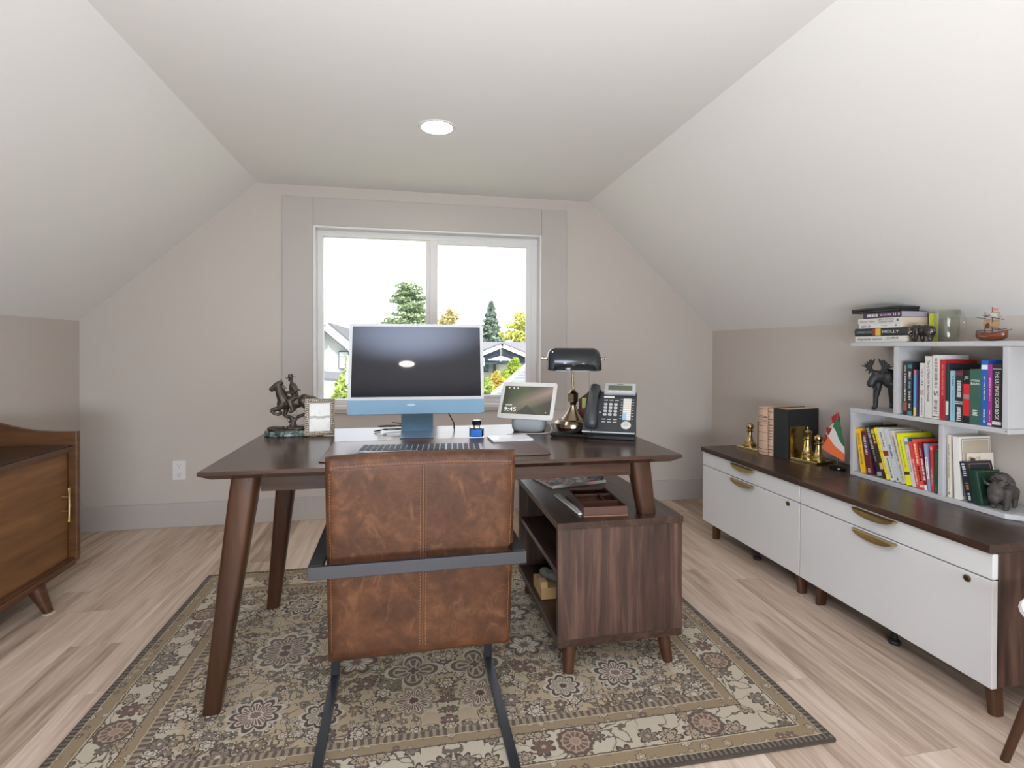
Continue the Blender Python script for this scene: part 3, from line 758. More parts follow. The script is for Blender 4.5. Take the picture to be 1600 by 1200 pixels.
# banker lamp
M_ABRASS = pm('antique_brass', (150, 134, 112), .24, 1)
bl = thing('banker_lamp', 'brass banker lamp with black glass shade and pull chain', 'lamp', (.690, 2.192, ZD), radians(-12))
MB().lathe([(.001,0),(.064,0),(.074,.006),(.080,.020),(.079,.034),(.066,.046),(.050,.050),(.046,.055),(.034,.070),(.022,.088),(.015,.104),(.013,.112)], 40).build('base', M_ABRASS, bl, smooth=True, angle=25)
MB().lathe([(.013,.1125),(.020,.118),(.015,.122),(.022,.126),(.022,.160),(.023,.162),(.015,.168),(.010,.176),(.008,.182)], 8).build('socket_collar', M_ABRASS, bl, smooth=True, angle=25)
k = MB(); k.tube([(0,0,.182),(-.002,0,.21),(-.004,.006,.26),(-.006,.012,.335)], .0052, 12); k.build('stem', M_ABRASS, bl, smooth=True)
sh = MB(); rings = []; L = .114; zc_ = .318
def arch(x_, s, th):
    o_ = []
    for k in range(15):
        a = -.10 + (pi + .20)*k/14
        o_.append((x_, -.020 + cos(a)*.062*s, zc_ - .048 + sin(a)*.088*s))
    i_ = [(x_, -.020 + (y_+.020)*th, zc_-.048 + (z_-zc_+.048)*th) for x_, y_, z_ in o_[::-1]]
    return o_ + i_
for x_, s in ((-L,.62),(-L+.004,.78),(-L+.014,.92),(-L+.03,1),(L-.03,1),(L-.014,.92),(L-.004,.78),(L,.62)): rings.append([Vector(p) for p in arch(x_, s, .93)])
sh.loft(rings).build('shade', pm('black_glass_shade', (14,20,24), .06, coat=.5), bl, smooth=True, angle=60)
for sgn in (-1, 1):
    k = MB(); k.tube([(sgn*(L+.0005),-.012,.312),(sgn*(L+.008),-.012,.312),(sgn*(L+.010),-.012,.312),(sgn*(L+.016),-.012,.312),(sgn*(L+.018),-.012,.312),(sgn*(L+.024),-.012,.312),(sgn*(L+.027),-.012,.312)], [.007,.007,.004,.004,.008,.008,.003], 12)
    k.build('finial', M_ABRASS, bl, smooth=True, angle=30)
k = MB(); k.tube([(-.1,.008,.333),(.1,.008,.333)], .005, 8); k.build('shade_arm', M_ABRASS, bl)
ck = MB()
for z_ in range(26): ck.ell((.066, -.030, .285 - z_*.0042), (.0013,.0013,.0019), n=6, m=4)
ck.ell((.066,-.030,.170),(.004,.004,.008)); ck.build('pull_chain', M_ABRASS, bl, kind='stuff')

# leather letter holder behind the phone
lh = thing('letter_holder', 'small reddish brown leather organiser behind the phone beside the lamp', 'organiser', (.800, 2.235, ZD), radians(-32))
M_REDL = pm('oxblood_leather', (106, 52, 44), .4, bump=.1, var=.15)
MB().box(-.075,.060,-.030,.030,0,.006).build('holder_base', M_REDL, lh)
MB().prism([(-.075,.0062),(.060,.0062),(.060,.075),(-.01,.095),(-.075,.085)], 'y', -.030, -.025).build('front_panel', M_REDL, lh, bevel=.001)
MB().prism([(-.075,.0062),(.060,.0062),(.060,.13),(-.035,.155),(-.075,.125)], 'y', .022, .030).build('back_panel', M_LEATHD, lh, bevel=.001)
for k, (x0, x1, z1, cc, lb) in enumerate(((-.050,-.030,.135,(196,204,110),'yellow green folded note standing in the organiser behind the phone'),(-.028,-.010,.150,(70,128,84),'green folded note standing in the organiser behind the phone'),(-.008,.045,.158,(66,72,118),'dark blue card standing in the organiser behind the phone'))):
    o = MB().box(x0, x1, -.016+.010*k, -.013+.010*k, .0, z1-.0065).build('note_card', pm('note_%d' % k, cc, .6)); o.matrix_world = Tr(.800, 2.235, ZD+.0064) @ Rz(radians(-32)); tag(o, lb, 'card')

# desk phone
ph = thing('desk_phone', 'dark grey office phone with corded handset and tilted display', 'phone', (.760, 1.957, ZD), radians(-26.7))
tilt = radians(47.9)
MB().prism([(.0,0),(.142,0),(.142,.05),(.142,.138),(.136,.139),(.0,.016)], 'x', -.094, .100).build('phone_stand', M_BLACK, ph, bevel=.002)
MPH = Tr(0, -.004, .016) @ Rx(-tilt)
def pf(pts, y0, y1): return MB().prism(pts, 'y', y0, y1, MPH)
pf(rrect(.204, .222, .008, 4, 0, .111), -.014, .006).build('phone_body', M_CHAR, ph, bevel=.002)
pf([(-.102,.0),(.102,.0),(.102,.006),(-.102,.006)], -.0155, -.0145).build('silver_trim', M_SILVER, ph)
def pbox(x0, x1, w0, w1, y0, y1): return MB().box(x0, x1, y0, y1, w0, w1, MPH)
dsp = MB().box(-.030, .098, -.030, -.0145, .196, .252, MPH @ Tr(0,-.004,0)).build('display_head', M_SILVER, ph, bevel=.003)
MB().box(-.014, .084, -.0308, -.0302, .212, .238, MPH @ Tr(0,-.004,0)).build('lcd_panel', pm('olive_lcd', (88,92,74), .25), dsp)
k = MB()
for q in range(4): k.box(-.012+q*.025, .006+q*.025, -.0310, -.0302, .2025, .2065, MPH @ Tr(0,-.004,0))
k.build('soft_keys', M_WHITE, dsp)
MB().box(.022, .048, -.0306, -.0302, .243, .2455, MPH @ Tr(0,-.004,0)).build('badge', M_BLACK, dsp)
pbox(-.030, .012, .186, .194, -.0150, -.0142).build('name_strip', M_PAPER, ph)
M_BTN = pm('pale_grey_button', (190,190,186), .5)
bt = MB(); bt.prism(rrect(.0145,.0105,.005,4), 'y', -.0035, 0); b0 = bt.build('keypad_button', M_BTN, ph); b0.matrix_basis = MPH @ Tr(-.020,-.0143,.149)
for r_ in range(4):
    for c_ in range(3):
        if r_ == c_ == 0: o = b0
        else:
            o = bpy.data.objects.new('keypad_button', b0.data); COL.objects.link(o); o.parent = ph; o.matrix_basis = MPH @ Tr(-.020+c_*.0205,-.0143,.149-r_*.0185)
        ptx = MPH @ Vector((-.020+c_*.0205, -.0181, .149-r_*.0185))
        text('123456789*0#'[r_*3+c_], .007, (0,-.0036,0), (1,0,0), (0,-1,0), M_BLACK, o, 'digit')
k = MB()
for r_, (w_, xs) in enumerate(((.172,(-.020,.002,.024)),(.070,(-.022,.0,.022)),(.056,(-.022,.0,.022)))):
    for x_ in xs: k.prism(rrect(.015,.0032,.0012,3,x_,w_), 'y', -.0155, -.0142, MPH)
k.build('function_keys', M_BTN, ph)
M_LAB = NB('printed_label_strip'); v = M_LAB.coord(); spx = M_LAB.n('ShaderNodeSeparateXYZ'); M_LAB.lk(v, spx.inputs[0])
ln_ = M_LAB.math('GREATER_THAN', M_LAB.math('SINE', M_LAB.math('MULTIPLY', spx.outputs[2], 900)), .55)
M_LAB = M_LAB.bsdf(M_LAB.mix(M_LAB.math('MULTIPLY', ln_, .6), lin((212,208,198)), lin((140,138,132))), .7)
pf([(.050,.070),(.082,.070),(.082,.184),(.050,.184)], -.0150, -.0142).build('label_strip', M_LAB, ph)
pf([(.050,.070),(.065,.070),(.065,.104),(.050,.104)], -.0154, -.0151).build('blue_label', pm('blue_paper', (134,176,206), .7), ph)
for r_ in range(8):
    for x_ in (.043, .089): k = MB(); k.prism(rrect(.007,.0022,.0008,3,x_,.076+r_*.0145), 'y', -.0152, -.0142, MPH); k.build('line_key_lamp', M_BTN, ph)
MB().lathe([(.019,0),(.019,.003),(.017,.0042),(.001,.0046)], 28, mat=MPH @ Tr(.066,-.0142,.042) @ Rx(radians(90))).build('navigation_ring', M_BTN, ph, smooth=True, angle=30)
MB().lathe([(.0075,.0047),(.0075,.0055),(.001,.0056)], 20, mat=MPH @ Tr(.066,-.0142,.042) @ Rx(radians(90))).build('navigation_centre', M_SILVER, ph)
hs = MB(); rings = []
for w_, yy, hw_, th_ in ((.018,-.020,.010,.006),(.022,-.026,.020,.016),(.045,-.034,.0235,.020),(.065,-.046,.020,.013),(.12,-.056,.019,.011),(.175,-.050,.020,.013),(.205,-.040,.023,.018),(.232,-.034,.021,.016),(.240,-.030,.012,.008)):
    rings.append([MPH @ Vector((-.068 + hw_*cos(2*pi*q/14), yy + th_*sin(2*pi*q/14)*.9, w_)) for q in range(14)])
hs.loft(rings).build('handset', M_CHAR, ph, smooth=True, angle=60)
for w_, y_ in ((.045,-.016),(.205,-.020)): k = MB(); k.prism(rrect(.05,.05,.012,4,-.068,w_), 'y', y_, -.0142, MPH); k.build('handset_cradle', M_BLACK, ph)
MB().ell(MPH @ Vector((-.040,-.0150,.105)), (.003,.003,.003)).build('indicator', M_WHITE, ph)
# coiled cord in two runs on the desk
def coil(pts, R, turns, r):
    path = []; n_ = turns*9; seg = [Vector(p) for p in pts]; cum = [0]
    for a, b_ in zip(seg[:-1], seg[1:]): cum.append(cum[-1] + (b_-a).length)
    for k in range(n_ + 1):
        s_ = cum[-1]*k/n_; i = max(j_ for j_ in range(len(seg)-1) if cum[j_] <= s_ + 1e-9); f_ = (s_-cum[i])/max(cum[i+1]-cum[i], 1e-6)
        p = seg[i].lerp(seg[i+1], min(f_, 1)); d_ = (seg[i+1]-seg[i]).normalized(); sd_ = d_.cross(Vector((0,0,1))).normalized(); up_ = sd_.cross(d_); a = k*2*pi/9
        path.append(p + sd_*(R*cos(a)) + up_*(R*sin(a)))
    return path
zc2 = ZD + .0092
def arc(pts, n=10):
    out = []; P_ = [Vector(pts[0])] + [Vector(p) for p in pts] + [Vector(pts[-1])]
    for i in range(1, len(P_)-2):
        for k in range(n):
            t_ = k/n; a, b_, c_, d_ = P_[i-1], P_[i], P_[i+1], P_[i+2]
            out.append(.5*((2*b_)+(c_-a)*t_+(2*a-5*b_+4*c_-d_)*t_*t_+(3*b_-a-3*c_+d_)*t_**3))
    return out + [P_[-2]]
cpath = arc([(.702,2.085,ZD+.045),(.685,2.085,zc2+.01),(.632,2.072,zc2),(.575,2.075,zc2),(.560,2.050,zc2),(.590,2.022,zc2),(.640,2.002,zc2),(.682,1.985,zc2)])
cc_ = MB(); cc_.tube(coil(cpath, .0062, 52, 0), .0020, 5); cc_.tube([(.682,1.985,zc2),(.700,1.968,ZD+.012),(.700,1.985,ZD+.022),(.6965,1.975,ZD+.0318)], .0022, 6)
tag(cc_.build('phone_cord', M_BLKGL, smooth=True, angle=80), 'black coiled phone cord looped in front of the lamp base', 'phone cord')

# ornate picture frame
fr = thing('picture_frame', 'small ornate silver picture frame holding a pale print beside the horse statue', 'picture frame', (-.358, 2.222, ZD), radians(4))
MF = Tr(0, 0, .002) @ Rx(radians(-7)); fw_, fh_ = .1145, .148
M_ORN = pm('pewter_ornament', (128,118,104), .3, .9, bump=.8, bs=120, var=.6, vs=160)
k = MB(); bd = .017
k.box(-fw_/2, -fw_/2+bd, 0, .010, 0, fh_, MF); k.box(fw_/2-bd, fw_/2, 0, .010, 0, fh_, MF); k.box(-fw_/2+bd, fw_/2-bd, 0, .010, 0, bd, MF); k.box(-fw_/2+bd, fw_/2-bd, 0, .010, fh_-bd, fh_, MF)
k.build('frame_border', M_ORN, fr, bevel=.002)
k = MB()
def beads(nx_, nz_, ins, r):
    for i in range(nx_):
        x_ = -fw_/2+ins + (fw_-2*ins)*i/(nx_-1)
        for z_ in (ins, fh_-ins): k.ell(MF @ Vector((x_, -.001, z_)), (r,r,r), n=7, m=5)
    for i in range(1, nz_-1):
        z_ = ins + (fh_-2*ins)*i/(nz_-1)
        for x_ in (-fw_/2+ins, fw_/2-ins): k.ell(MF @ Vector((x_, -.001, z_)), (r,r,r), n=7, m=5)
beads(19, 25, .0028, .0036); beads(12, 16, .0095, .0046); beads(22, 30, .0160, .0020)
k.build('beading', pm('bright_pewter', (176,168,154), .25, .9, var=.4, vs=300), fr, smooth=True, kind='stuff')
b = NB('pale_print'); v = b.coord(); sp = b.n('ShaderNodeSeparateXYZ'); b.lk(v, sp.inputs[0])
sk = b.math('COMPARE', b.math('ADD', sp.outputs[2], b.math('MULTIPLY', b.noise(b.scale(v, (1,1,.3)), 40, 3), .012)), .080, .0045)
g = b.math('GREATER_THAN', b.noise(b.scale(v, (1,1,.25)), 60, 3, .6, 1.5), .58)
M_PRINT = b.bsdf(b.mix(b.math('MULTIPLY', sk, .6), b.mix(b.math('MULTIPLY', g, .22), lin((220,218,214)), lin((168,164,160))), lin((112,116,106))), .25)
MB().box(-fw_/2+bd, fw_/2-bd, .003, .006, bd, fh_-bd, MF).build('print', M_PRINT, fr)
MB().prism([(.0195,.062),(.060,.0005),(.054,.0005),(.0175,.055)], 'x', -.012, .012).build('easel_leg', M_BLACK, fr)
# ------------------------------------------------------------------ bronze horse and rider
hr_ = thing('horse_statue', 'dark bronze statue of a galloping horse and hatted rider on a green marble base', 'statue', (-.488, 2.262, ZD), radians(3))
b = NB('green_marble'); v = b.coord()
M_MARB = b.bsdf(b.ramp(b.noise(v, 38, 6, .65, 1.8), [(.38,(34,46,42)),(.52,(62,80,74)),(.58,(128,146,138)),(.64,(54,70,64))]), .22)
q = MB()
for z_, k in ((.0003,.97),(.002,1),(.020,1),(.0225,.97)): q.v += [Vector((.086*k*cos(a), .050*k*sin(a), z_)) for a in [2*pi*j/40 for j in range(40)]]
for r_ in range(3): q.f += [(r_*40+j, r_*40+(j+1)%40, (r_+1)*40+(j+1)%40, (r_+1)*40+j) for j in range(40)]
q.f += [tuple(range(40))[::-1], tuple(range(120,160))]
q.build('marble_base', M_MARB, hr_, smooth=True, angle=40)
def S(x, z, y=0): return (x + .488, y, z - ZD)
def L(*pts): return [S(p[0], p[1], p[3] if len(p) > 3 else 0) + (p[2]*1.22 + .0006,) for p in pts]
q = MB()
q.ell(S(-.49,.778), (.070,.036,.010)); q.ell(S(-.535,.785,-.004), (.030,.024,.010)); q.ell(S(-.45,.784), (.045,.026,.012))
rr = random.Random(4)
for k in range(26): q.ell(S(-.548+.125*rr.random(), .786+.006*rr.random(), rr.uniform(-.024,.024)), (.009,.008,.005), n=7, m=5)
q.build('ground_mound', M_BRONZE, hr_, fuse=.0022)
q = MB()
q.limb(L((-.470,.785,.012),(-.466,.806,.0075),(-.470,.826,.006),(-.482,.832,.004))); q.limb(L((-.466,.806,.007),(-.452,.826,.004),(-.440,.836,.003))); q.limb(L((-.468,.80,.006),(-.458,.795,.006)))
for k in range(10): q.ell(S(-.468+.012*cos(k*1.9), .800+.022*((k*37)%10)/10, .008*sin(k*2.3)), (.0045,.0045,.004), n=7, m=5)
q.build('sagebrush_support', M_BRONZE, hr_, fuse=.0018)
q = MB()
q.ell(S(-.462,.889), (.048,.0210,.0245)); q.ell(S(-.500,.890), (.024,.0200,.028)); q.ell(S(-.422,.896), (.026,.0210,.026)); q.ell(S(-.514,.884), (.014,.016,.021))
q.limb(L((-.502,.900,.0190),(-.514,.925,.0150),(-.521,.950,.0105))); q.limb(L((-.508,.915,.014),(-.518,.945,.010)))
q.limb(L((-.517,.965,.0100),(-.531,.958,.0084),(-.546,.947,.0058),(-.5505,.943,.0052))); q.limb(L((-.522,.952,.0072),(-.536,.943,.0042),(-.546,.935,.0028)))
for sg in (-1, 1): q.limb([S(-.514,.968,sg*.005)+(.0036,), S(-.510,.982,sg*.007)+(.0015,)])
for k in range(9): f_ = k/8; q.limb([S(-.515+.022*f_, .974-.058*f_, 0)+(.0042,), S(-.504+.026*f_, .970-.056*f_+.004*sin(k*2), 0)+(.0015,)])
# legs: near and far fore, gathered hind
q.limb(L((-.506,.880,.0125,-.010),(-.518,.866,.0085,-.011),(-.541,.862,.0062,-.012),(-.5435,.857,.0058,-.012),(-.533,.845,.0046,-.012),(-.519,.8415,.0040,-.012),(-.511,.848,.0058,-.012)))
q.limb(L((-.496,.878,.0125,.008),(-.493,.858,.0085,.009),(-.499,.840,.0060,.009),(-.494,.833,.0048,.009),(-.482,.826,.0040,.008),(-.474,.822,.0055,.006)))
q.limb(L((-.424,.892,.0175,-.010),(-.410,.870,.0120,-.012),(-.404,.852,.0080,-.012),(-.418,.842,.0056,-.011),(-.436,.834,.0044,-.009),(-.446,.830,.0055,-.007)))
q.limb(L((-.424,.892,.0165,.010),(-.402,.874,.0110,.012),(-.388,.858,.0074,.012),(-.378,.840,.0052,.011),(-.366,.832,.0042,.010),(-.357,.836,.0055,.010)))
q.limb(L((-.404,.908,.0062),(-.390,.904,.0075),(-.372,.896,.0066),(-.352,.894,.003)))
q.build('horse_body', M_BRONZE, hr_, fuse=.0017)
q = MB()
q.ell(S(-.458,.912), (.015,.015,.013)); q.limb(L((-.459,.912,.0125),(-.463,.930,.0120),(-.466,.948,.0135),(-.468,.957,.0110))); q.limb(L((-.470,.962,.0045),(-.4725,.972,.0048)))
q.ell(S(-.4745,.981), (.0078,.0068,.0094)); q.limb(L((-.4815,.980,.0022),(-.484,.978,.0014)))
for sg in (-1, 1):
    q.limb(L((-.466,.954,.0062,sg*.013),(-.455,.938,.0052,sg*.017),(-.463,.927,.0045,sg*.014),(-.479,.928,.0040,sg*.008),(-.485,.930,.0042,sg*.006)))
    q.limb(L((-.460,.908,.0095,sg*.013),(-.476,.896,.0100,sg*.022),(-.470,.876,.0082,sg*.024),(-.463,.860,.0060,sg*.024),(-.472,.853,.0050,sg*.025)))
q.limb(L((-.452,.936,.003,-.016),(-.444,.942,.0032,-.018),(-.436,.938,.0018,-.019)))
q.build('rider', M_BRONZE, hr_, fuse=.0015)
q = MB(); q.lathe([(.001,.0),(.0190,.0022),(.0198,.0042),(.0108,.0038),(.0100,.012),(.0086,.0170),(.001,.0165)], 20, mat=Tr(*S(-.4745,.986)) @ Ry(radians(-8))); q.build('hat', M_BRONZE, hr_, smooth=True, angle=50)
q = MB()
for sg in (-1, 1): q.tube([S(-.549,.938,sg*.004), S(-.525,.935,sg*.013), S(-.500,.934,sg*.012), S(-.485,.930,sg*.006)], .0009, 5)
q.build('reins', M_BRONZE, hr_)
q = MB(); q.tube([S(-.474,.912,-.022), S(-.455,.868,-.024), S(-.449,.850,-.024)], [.0022,.0018,.0008], 6); q.tube([S(-.512,.844,.010), S(-.488,.815,.012)], .0008, 5); q.build('sabre', M_BRONZE, hr_)
q = MB(); q.ell(S(-.455,.908), (.022,.0195,.006)); q.build('saddle', M_BRONZE, hr_, smooth=True)
# ------------------------------------------------------------------ low filing cabinets along the right wall
XF, ZT = 1.720, .526
def cabinet(y0, y1, label, legs):
    c = thing('filing_cabinet', label, 'cabinet', (1.96, (y0+y1)/2, 0))
    h = (y1-y0)/2 - .0006; f = XF-1.96; bk = XR-.016-1.96-.0005; 
    MB().box(f-.014, bk, -h, h, .500, ZT).build('top_panel', M_WALY, c, bevel=.0012)
    for a in (-h+.001, h-.019): MB().box(f+.022, bk-.002, a, a+.018, .090, .4995).build('side_panel', M_WALZ, c, bevel=.0008)
    MB().box(f+.023, bk-.002, -h+.0195, h-.0195, .092, .108).build('bottom_panel', M_WALY, c)
    MB().box(bk-.014, bk-.002, -h+.0195, h-.0195, .1085, .4995).build('back_panel', M_WALY, c)
    for z0, z1, lk in ((.4195, .4965, 0), (.088, .4155, 1)):
        d = MB().box(f, f+.020, -h+.0015, h-.0015, z0, z1).build('drawer_front', M_WHITE, c, bevel=.0018)
        hd = MB(); yc = .008 if y0 > 1.5 else .010; hw_ = .0935; rings = []
        for x_, k, dz in ((f-.0002, 1, 0), (f-.010, 1, -.0015), (f-.019, .97, -.004), (f-.021, .93, -.006)):
            rings.append([(x_, yc + hw_*k*cos(a), z1-.0045+dz*.3 - .026*k*max(0, sin(a)) ) for a in [pi*i/24 for i in range(25)]])
        hd.loft(rings).build('handle', M_BRASS, d, smooth=True, angle=40)
        if lk:
            lo_ = MB().lathe([(.011,0),(.011,.003),(.0085,.0045),(.006,.0038),(.001,.0040)], 24, mat=Tr(f-.0001, -h+.075, z1-.021) @ Ry(radians(-90))).build('lock', pm('old_brass', (112,98,72), .35, 1), d, smooth=True, angle=30)
            MB().box(f-.0052, f-.0042, -h+.075-.001, -h+.076, z1-.025, z1-.017).build('keyhole', M_BLACK, lo_)
    for lx, ly, tw_ in legs:
        sg = 1 if ly > 0 else -1; q = MB(); yy = ly
        q.loft([[(lx-1.96 + .024*k*px_, yy*1.0 - sg*.008*(1-kz) + .016*k*py_, z_) for px_, py_ in rrect(2,2,.7,4)] for k, kz, z_ in ((.86,1,.0004),(1,0,.0905))])
        q.build('leg', M_LEG, c, smooth=True)
    MB().lathe([(.020,.0004),(.022,.006),(.018,.014),(.010,.018),(.010,.0915)], 16, c=(-.16, 0, 0)).build('centre_foot', M_RUBBER, c, smooth=True, angle=30)
    return c
cabinet(2.0835, 2.889, 'low white fronted filing cabinet in walnut, far one, under the bookends', ((1.757,.315,0),(1.757,-.376,0),(2.15,.315,0),(2.15,-.376,0)))
cabinet(1.280, 2.0825, 'low white fronted filing cabinet in walnut, near one, under the white bookshelf', ((1.757,.318,0),(1.757,-.384,0),(2.15,.318,0),(2.15,-.384,0)))

# ------------------------------------------------------------------ zigzag white bookshelf
sf = thing('tabletop_bookshelf', 'white stepped tabletop bookshelf on the near filing cabinet', 'bookshelf', (2.105, 1.80, ZT+.0006))
X0, X1 = 2.020-2.105, 2.186-2.105; zb = ZT+.0006
def brd(name, y0, y1, z0, z1, x1=X1): return MB().box(X0, x1, y0-1.80, y1-1.80, z0-zb, z1-zb).build(name, M_SHELF, sf, bevel=.0012)
q = MB(); q.prism([(X0, 2.126-1.8),(X1, 2.126-1.8),(X1, 1.385-1.8),(X0+.09, 1.385-1.8),(X0, 1.470-1.8)], 'z', 0, .545-zb); q.build('bottom_board', M_SHELF, sf, bevel=.0012)
q = MB(); q.prism([(X0, 2.129-1.8),(X1, 2.129-1.8),(X1, 1.462-1.8),(X0, 1.462-1.8)], 'z', .820-zb, .838-zb); q.build('middle_board', M_SHELF, sf, bevel=.0012)
brd('top_board', 1.235, 2.128, 1.1245, 1.1430)
brd('upright', 2.110, 2.126, .5455, .8195); brd('upright', 1.688, 1.706, .5455, .8195)
brd('upright', 1.885, 1.904, .8385, 1.1240); brd('upright', 1.463, 1.482, .8385, 1.1240)
MB().lathe([(.0022,0),(.0022,.0008)], 8, mat=Tr(X0-.0006, 1.469-1.8, .829-zb) @ Ry(radians(90))).build('screw_hole', M_BLACK, sf)

# ------------------------------------------------------------------ books
_bm = {}
def bmat(c, rough=.45):
    k = 'book_%02x%02x%02x' % c
    return pm(k, c, rough)
def strokes(q, t, z0, z1, frac=.5, seed=0, x=-.0004):
    """unreadable lines of small print on a spine, as little raised ticks"""
    r = random.Random(seed); z = z1; w = t*frac
    while z > z0:
        L = r.uniform(.002, .0055); q.box(x-.00012, x, -w/2*r.uniform(.7,1), w/2*r.uniform(.7,1), z-L, z); z -= L + r.choice((.0012,.0012,.0012,.004))
def book(label, loc, t, h, d, cover, lean=0, bands=(), prints=(), words=(), pages=None, hard=False, group=None, rz=0, cat='book', name='book', board=None):
    th_ = radians(lean); bt_ = .0022 if hard else .0008
    b_ = thing(name, label, cat, (loc[0], loc[1], loc[2] + t/2*sin(th_) + .0003), group=group, rot=(-th_, 0, rz))
    cm = bmat(cover); q = MB()
    q.box(0, d, -t/2, -t/2+bt_, 0, h); q.box(0, d, t/2-bt_, t/2, 0, h)
    if hard:
        q.loft([[( -.0035*sin(pi*k/6), -t/2 + t*k/6, z_) for k in range(7)] + [(.002, t/2, z_), (.002, -t/2, z_)] for z_ in (0, h)])
    else: q.box(-.0003, .001, -t/2, t/2, 0, h)
    q.build('cover', cm, b_, bevel=.0005 if not hard else .0008, seg=1)
    o = .0025 if hard else .0
    MB().box(.0012, d-.001-o, -t/2+bt_+.0001, t/2-bt_-.0001, .0003+o, h-.0006-o).build('page_block', pages or M_PAGEW, b_)
    xs = -.0004 if not hard else -.0038
    for z0, z1, c in bands: MB().box(xs-.00015, xs+.0006, -t/2+.0004, t/2-.0004, z0*h, z1*h).build('spine_band', bmat(c), b_)
    for z0, z1, fr_, c, sd in prints:
        q = MB(); strokes(q, t, z0*h, z1*h, fr_, sd, xs-.0002); q.build('small_print', bmat(c), b_, kind='stuff')
    for s_, z_, wd, sz, c in words: text(s_, sz, (xs-.00035, 0, z_*h), (0,0,-1), (-1,0,0), bmat(c), b_, 'lettering', wd*h)
    return b_
WH, BK, RD = (204,202,197), (30,30,33), (170,36,44)
G1 = 'books in the upper shelf compartment'
ZU = .838
up = [
 (1.868,.017,.222,.13,(44,36,34),'slim dark brown book with an orange foot, first on the upper shelf',dict(bands=((.08,.24,(150,84,54)),),prints=((.28,.78,.4,WH,1),(.82,.93,.5,(170,160,150),2)))),
 (1.849,.020,.222,.15,(30,38,44),'dark teal and black paperback with white spine words, second on the upper shelf',dict(bands=((.88,.95,(60,120,130)),(.01,.08,(60,130,140))),prints=((.30,.46,.55,WH,3),(.5,.64,.5,(110,160,170),4),(.68,.82,.55,WH,5),(.15,.22,.45,WH,6)))),
 (1.825,.011,.190,.14,(92,84,128),'short purple book with a pink, blue and yellow striped spine',dict(bands=((.0,.19,(222,200,60)),(.19,.9,(92,152,196)),(.9,1,(220,96,104))))),
 (1.795,.019,.219,.13,WH,'white paperback spine printed with a red TED',dict(words=(('TALK LIKE',.74,.32,.014,(70,70,74)),('TED',.46,.105,.019,(150,40,44))),prints=((.06,.36,.3,(120,118,114),7),))),
 (1.773,.029,.247,.14,WH,'thick white book titled My Best Mistake',dict(words=(("Terry O'Reilly",.78,.30,.014,(90,90,94)),('My Best Mistake',.44,.34,.014,(70,70,74))))),
 (1.741,.027,.252,.14,(206,204,200),'tallest white book with a dark round emblem on its spine',dict(bands=((.03,.045,(70,68,66)),),prints=((.50,.95,.5,(120,118,116),8),(.08,.30,.6,(110,108,106),9)),words=(('S',.40,.08,.026,(40,40,44)),))),
 (1.712,.021,.233,.15,(168,34,42),'bright red book standing between the white ones and a black cover',dict(prints=((.4,.92,.35,(214,110,104),10),(.08,.36,.3,(120,24,32),11)))),
 (1.688,.011,.220,.15,(40,44,46),'thin black book with a pale foot beside the light blue one',dict(bands=((.10,.34,(206,204,198)),(.0,.10,(74,64,84))))),
 (1.675,.021,.193,.12,(142,188,204),'light blue paperback on the upper shelf',dict(prints=((.70,.90,.25,(60,84,104),12),(.12,.62,.22,(110,150,170),13)))),
 (1.652,.028,.196,.12,(34,36,40),'black book with tall white spine letters beside the light blue one',dict(prints=((.50,.80,.62,(206,206,204),14),(.04,.29,.6,(206,206,204),15)),bands=((.35,.365,(214,214,212)),(.385,.40,(214,214,212)),(.90,.98,(110,40,44))))),
 (1.622,.022,.197,.12,(20,20,24),'black book with a bright red upright shape on its spine',dict(words=(),bands=((.14,.46,(204,28,38)),(.46,.54,(150,120,116)),(.54,.74,(204,28,38))),)),
 (1.599,.038,.202,.12,(50,92,76),'thick green book with white capitals across its spine',dict(prints=((.16,.26,.5,WH,16),))),
 (1.5595,.022,.236,.14,(28,90,164),'tall cobalt blue paperback with small white spine print',dict(prints=((.40,.75,.22,WH,17),(.06,.25,.25,WH,18)),bands=((.86,.93,(210,220,232)),))),
 (1.5365,.013,.222,.14,(148,40,128),'narrow magenta book next to the cobalt blue one',dict(prints=((.42,.78,.35,(220,150,204),19),(.10,.26,.3,(220,150,204),20)),bands=((.02,.05,WH),))),
 (1.522,.030,.224,.14,(38,38,40),'black book titled ULTIMATE CIGAR BOOK at the end of the row',dict(words=(('THE ULTIMATE CIGAR BOOK',.50,.76,.0175,(222,222,220)),),bands=((.915,.925,(200,200,198)),(.04,.09,(196,196,194))))),
]
prev = 1.884
for k, (yl, t, h, d, c, lb, kw) in enumerate(up):
    yl = min(yl, prev-.0006); 
    o = book(lb, (2.031 + (.004 if k in (2,8) else 0), yl-t/2, ZU), t, h, d, c, group=G1, **kw); prev = yl-t
    if k == 10: text('JE', .016, (-.0008, 0, .86*h), (0,-1,0), (-1,0,0), bmat((214,214,212)), o, 'lettering', .016)
    if k == 11:
        text('UTERS', .010, (-.0008, 0, .79*h), (0,-1,0), (-1,0,0), bmat((226,228,224)), o, 'lettering', .030)
        text('EARS', .012, (-.0008, 0, .735*h), (0,-1,0), (-1,0,0), bmat((226,228,224)), o, 'lettering', .031)
G2 = 'books leaning in the lower shelf compartment'
ZL = .545
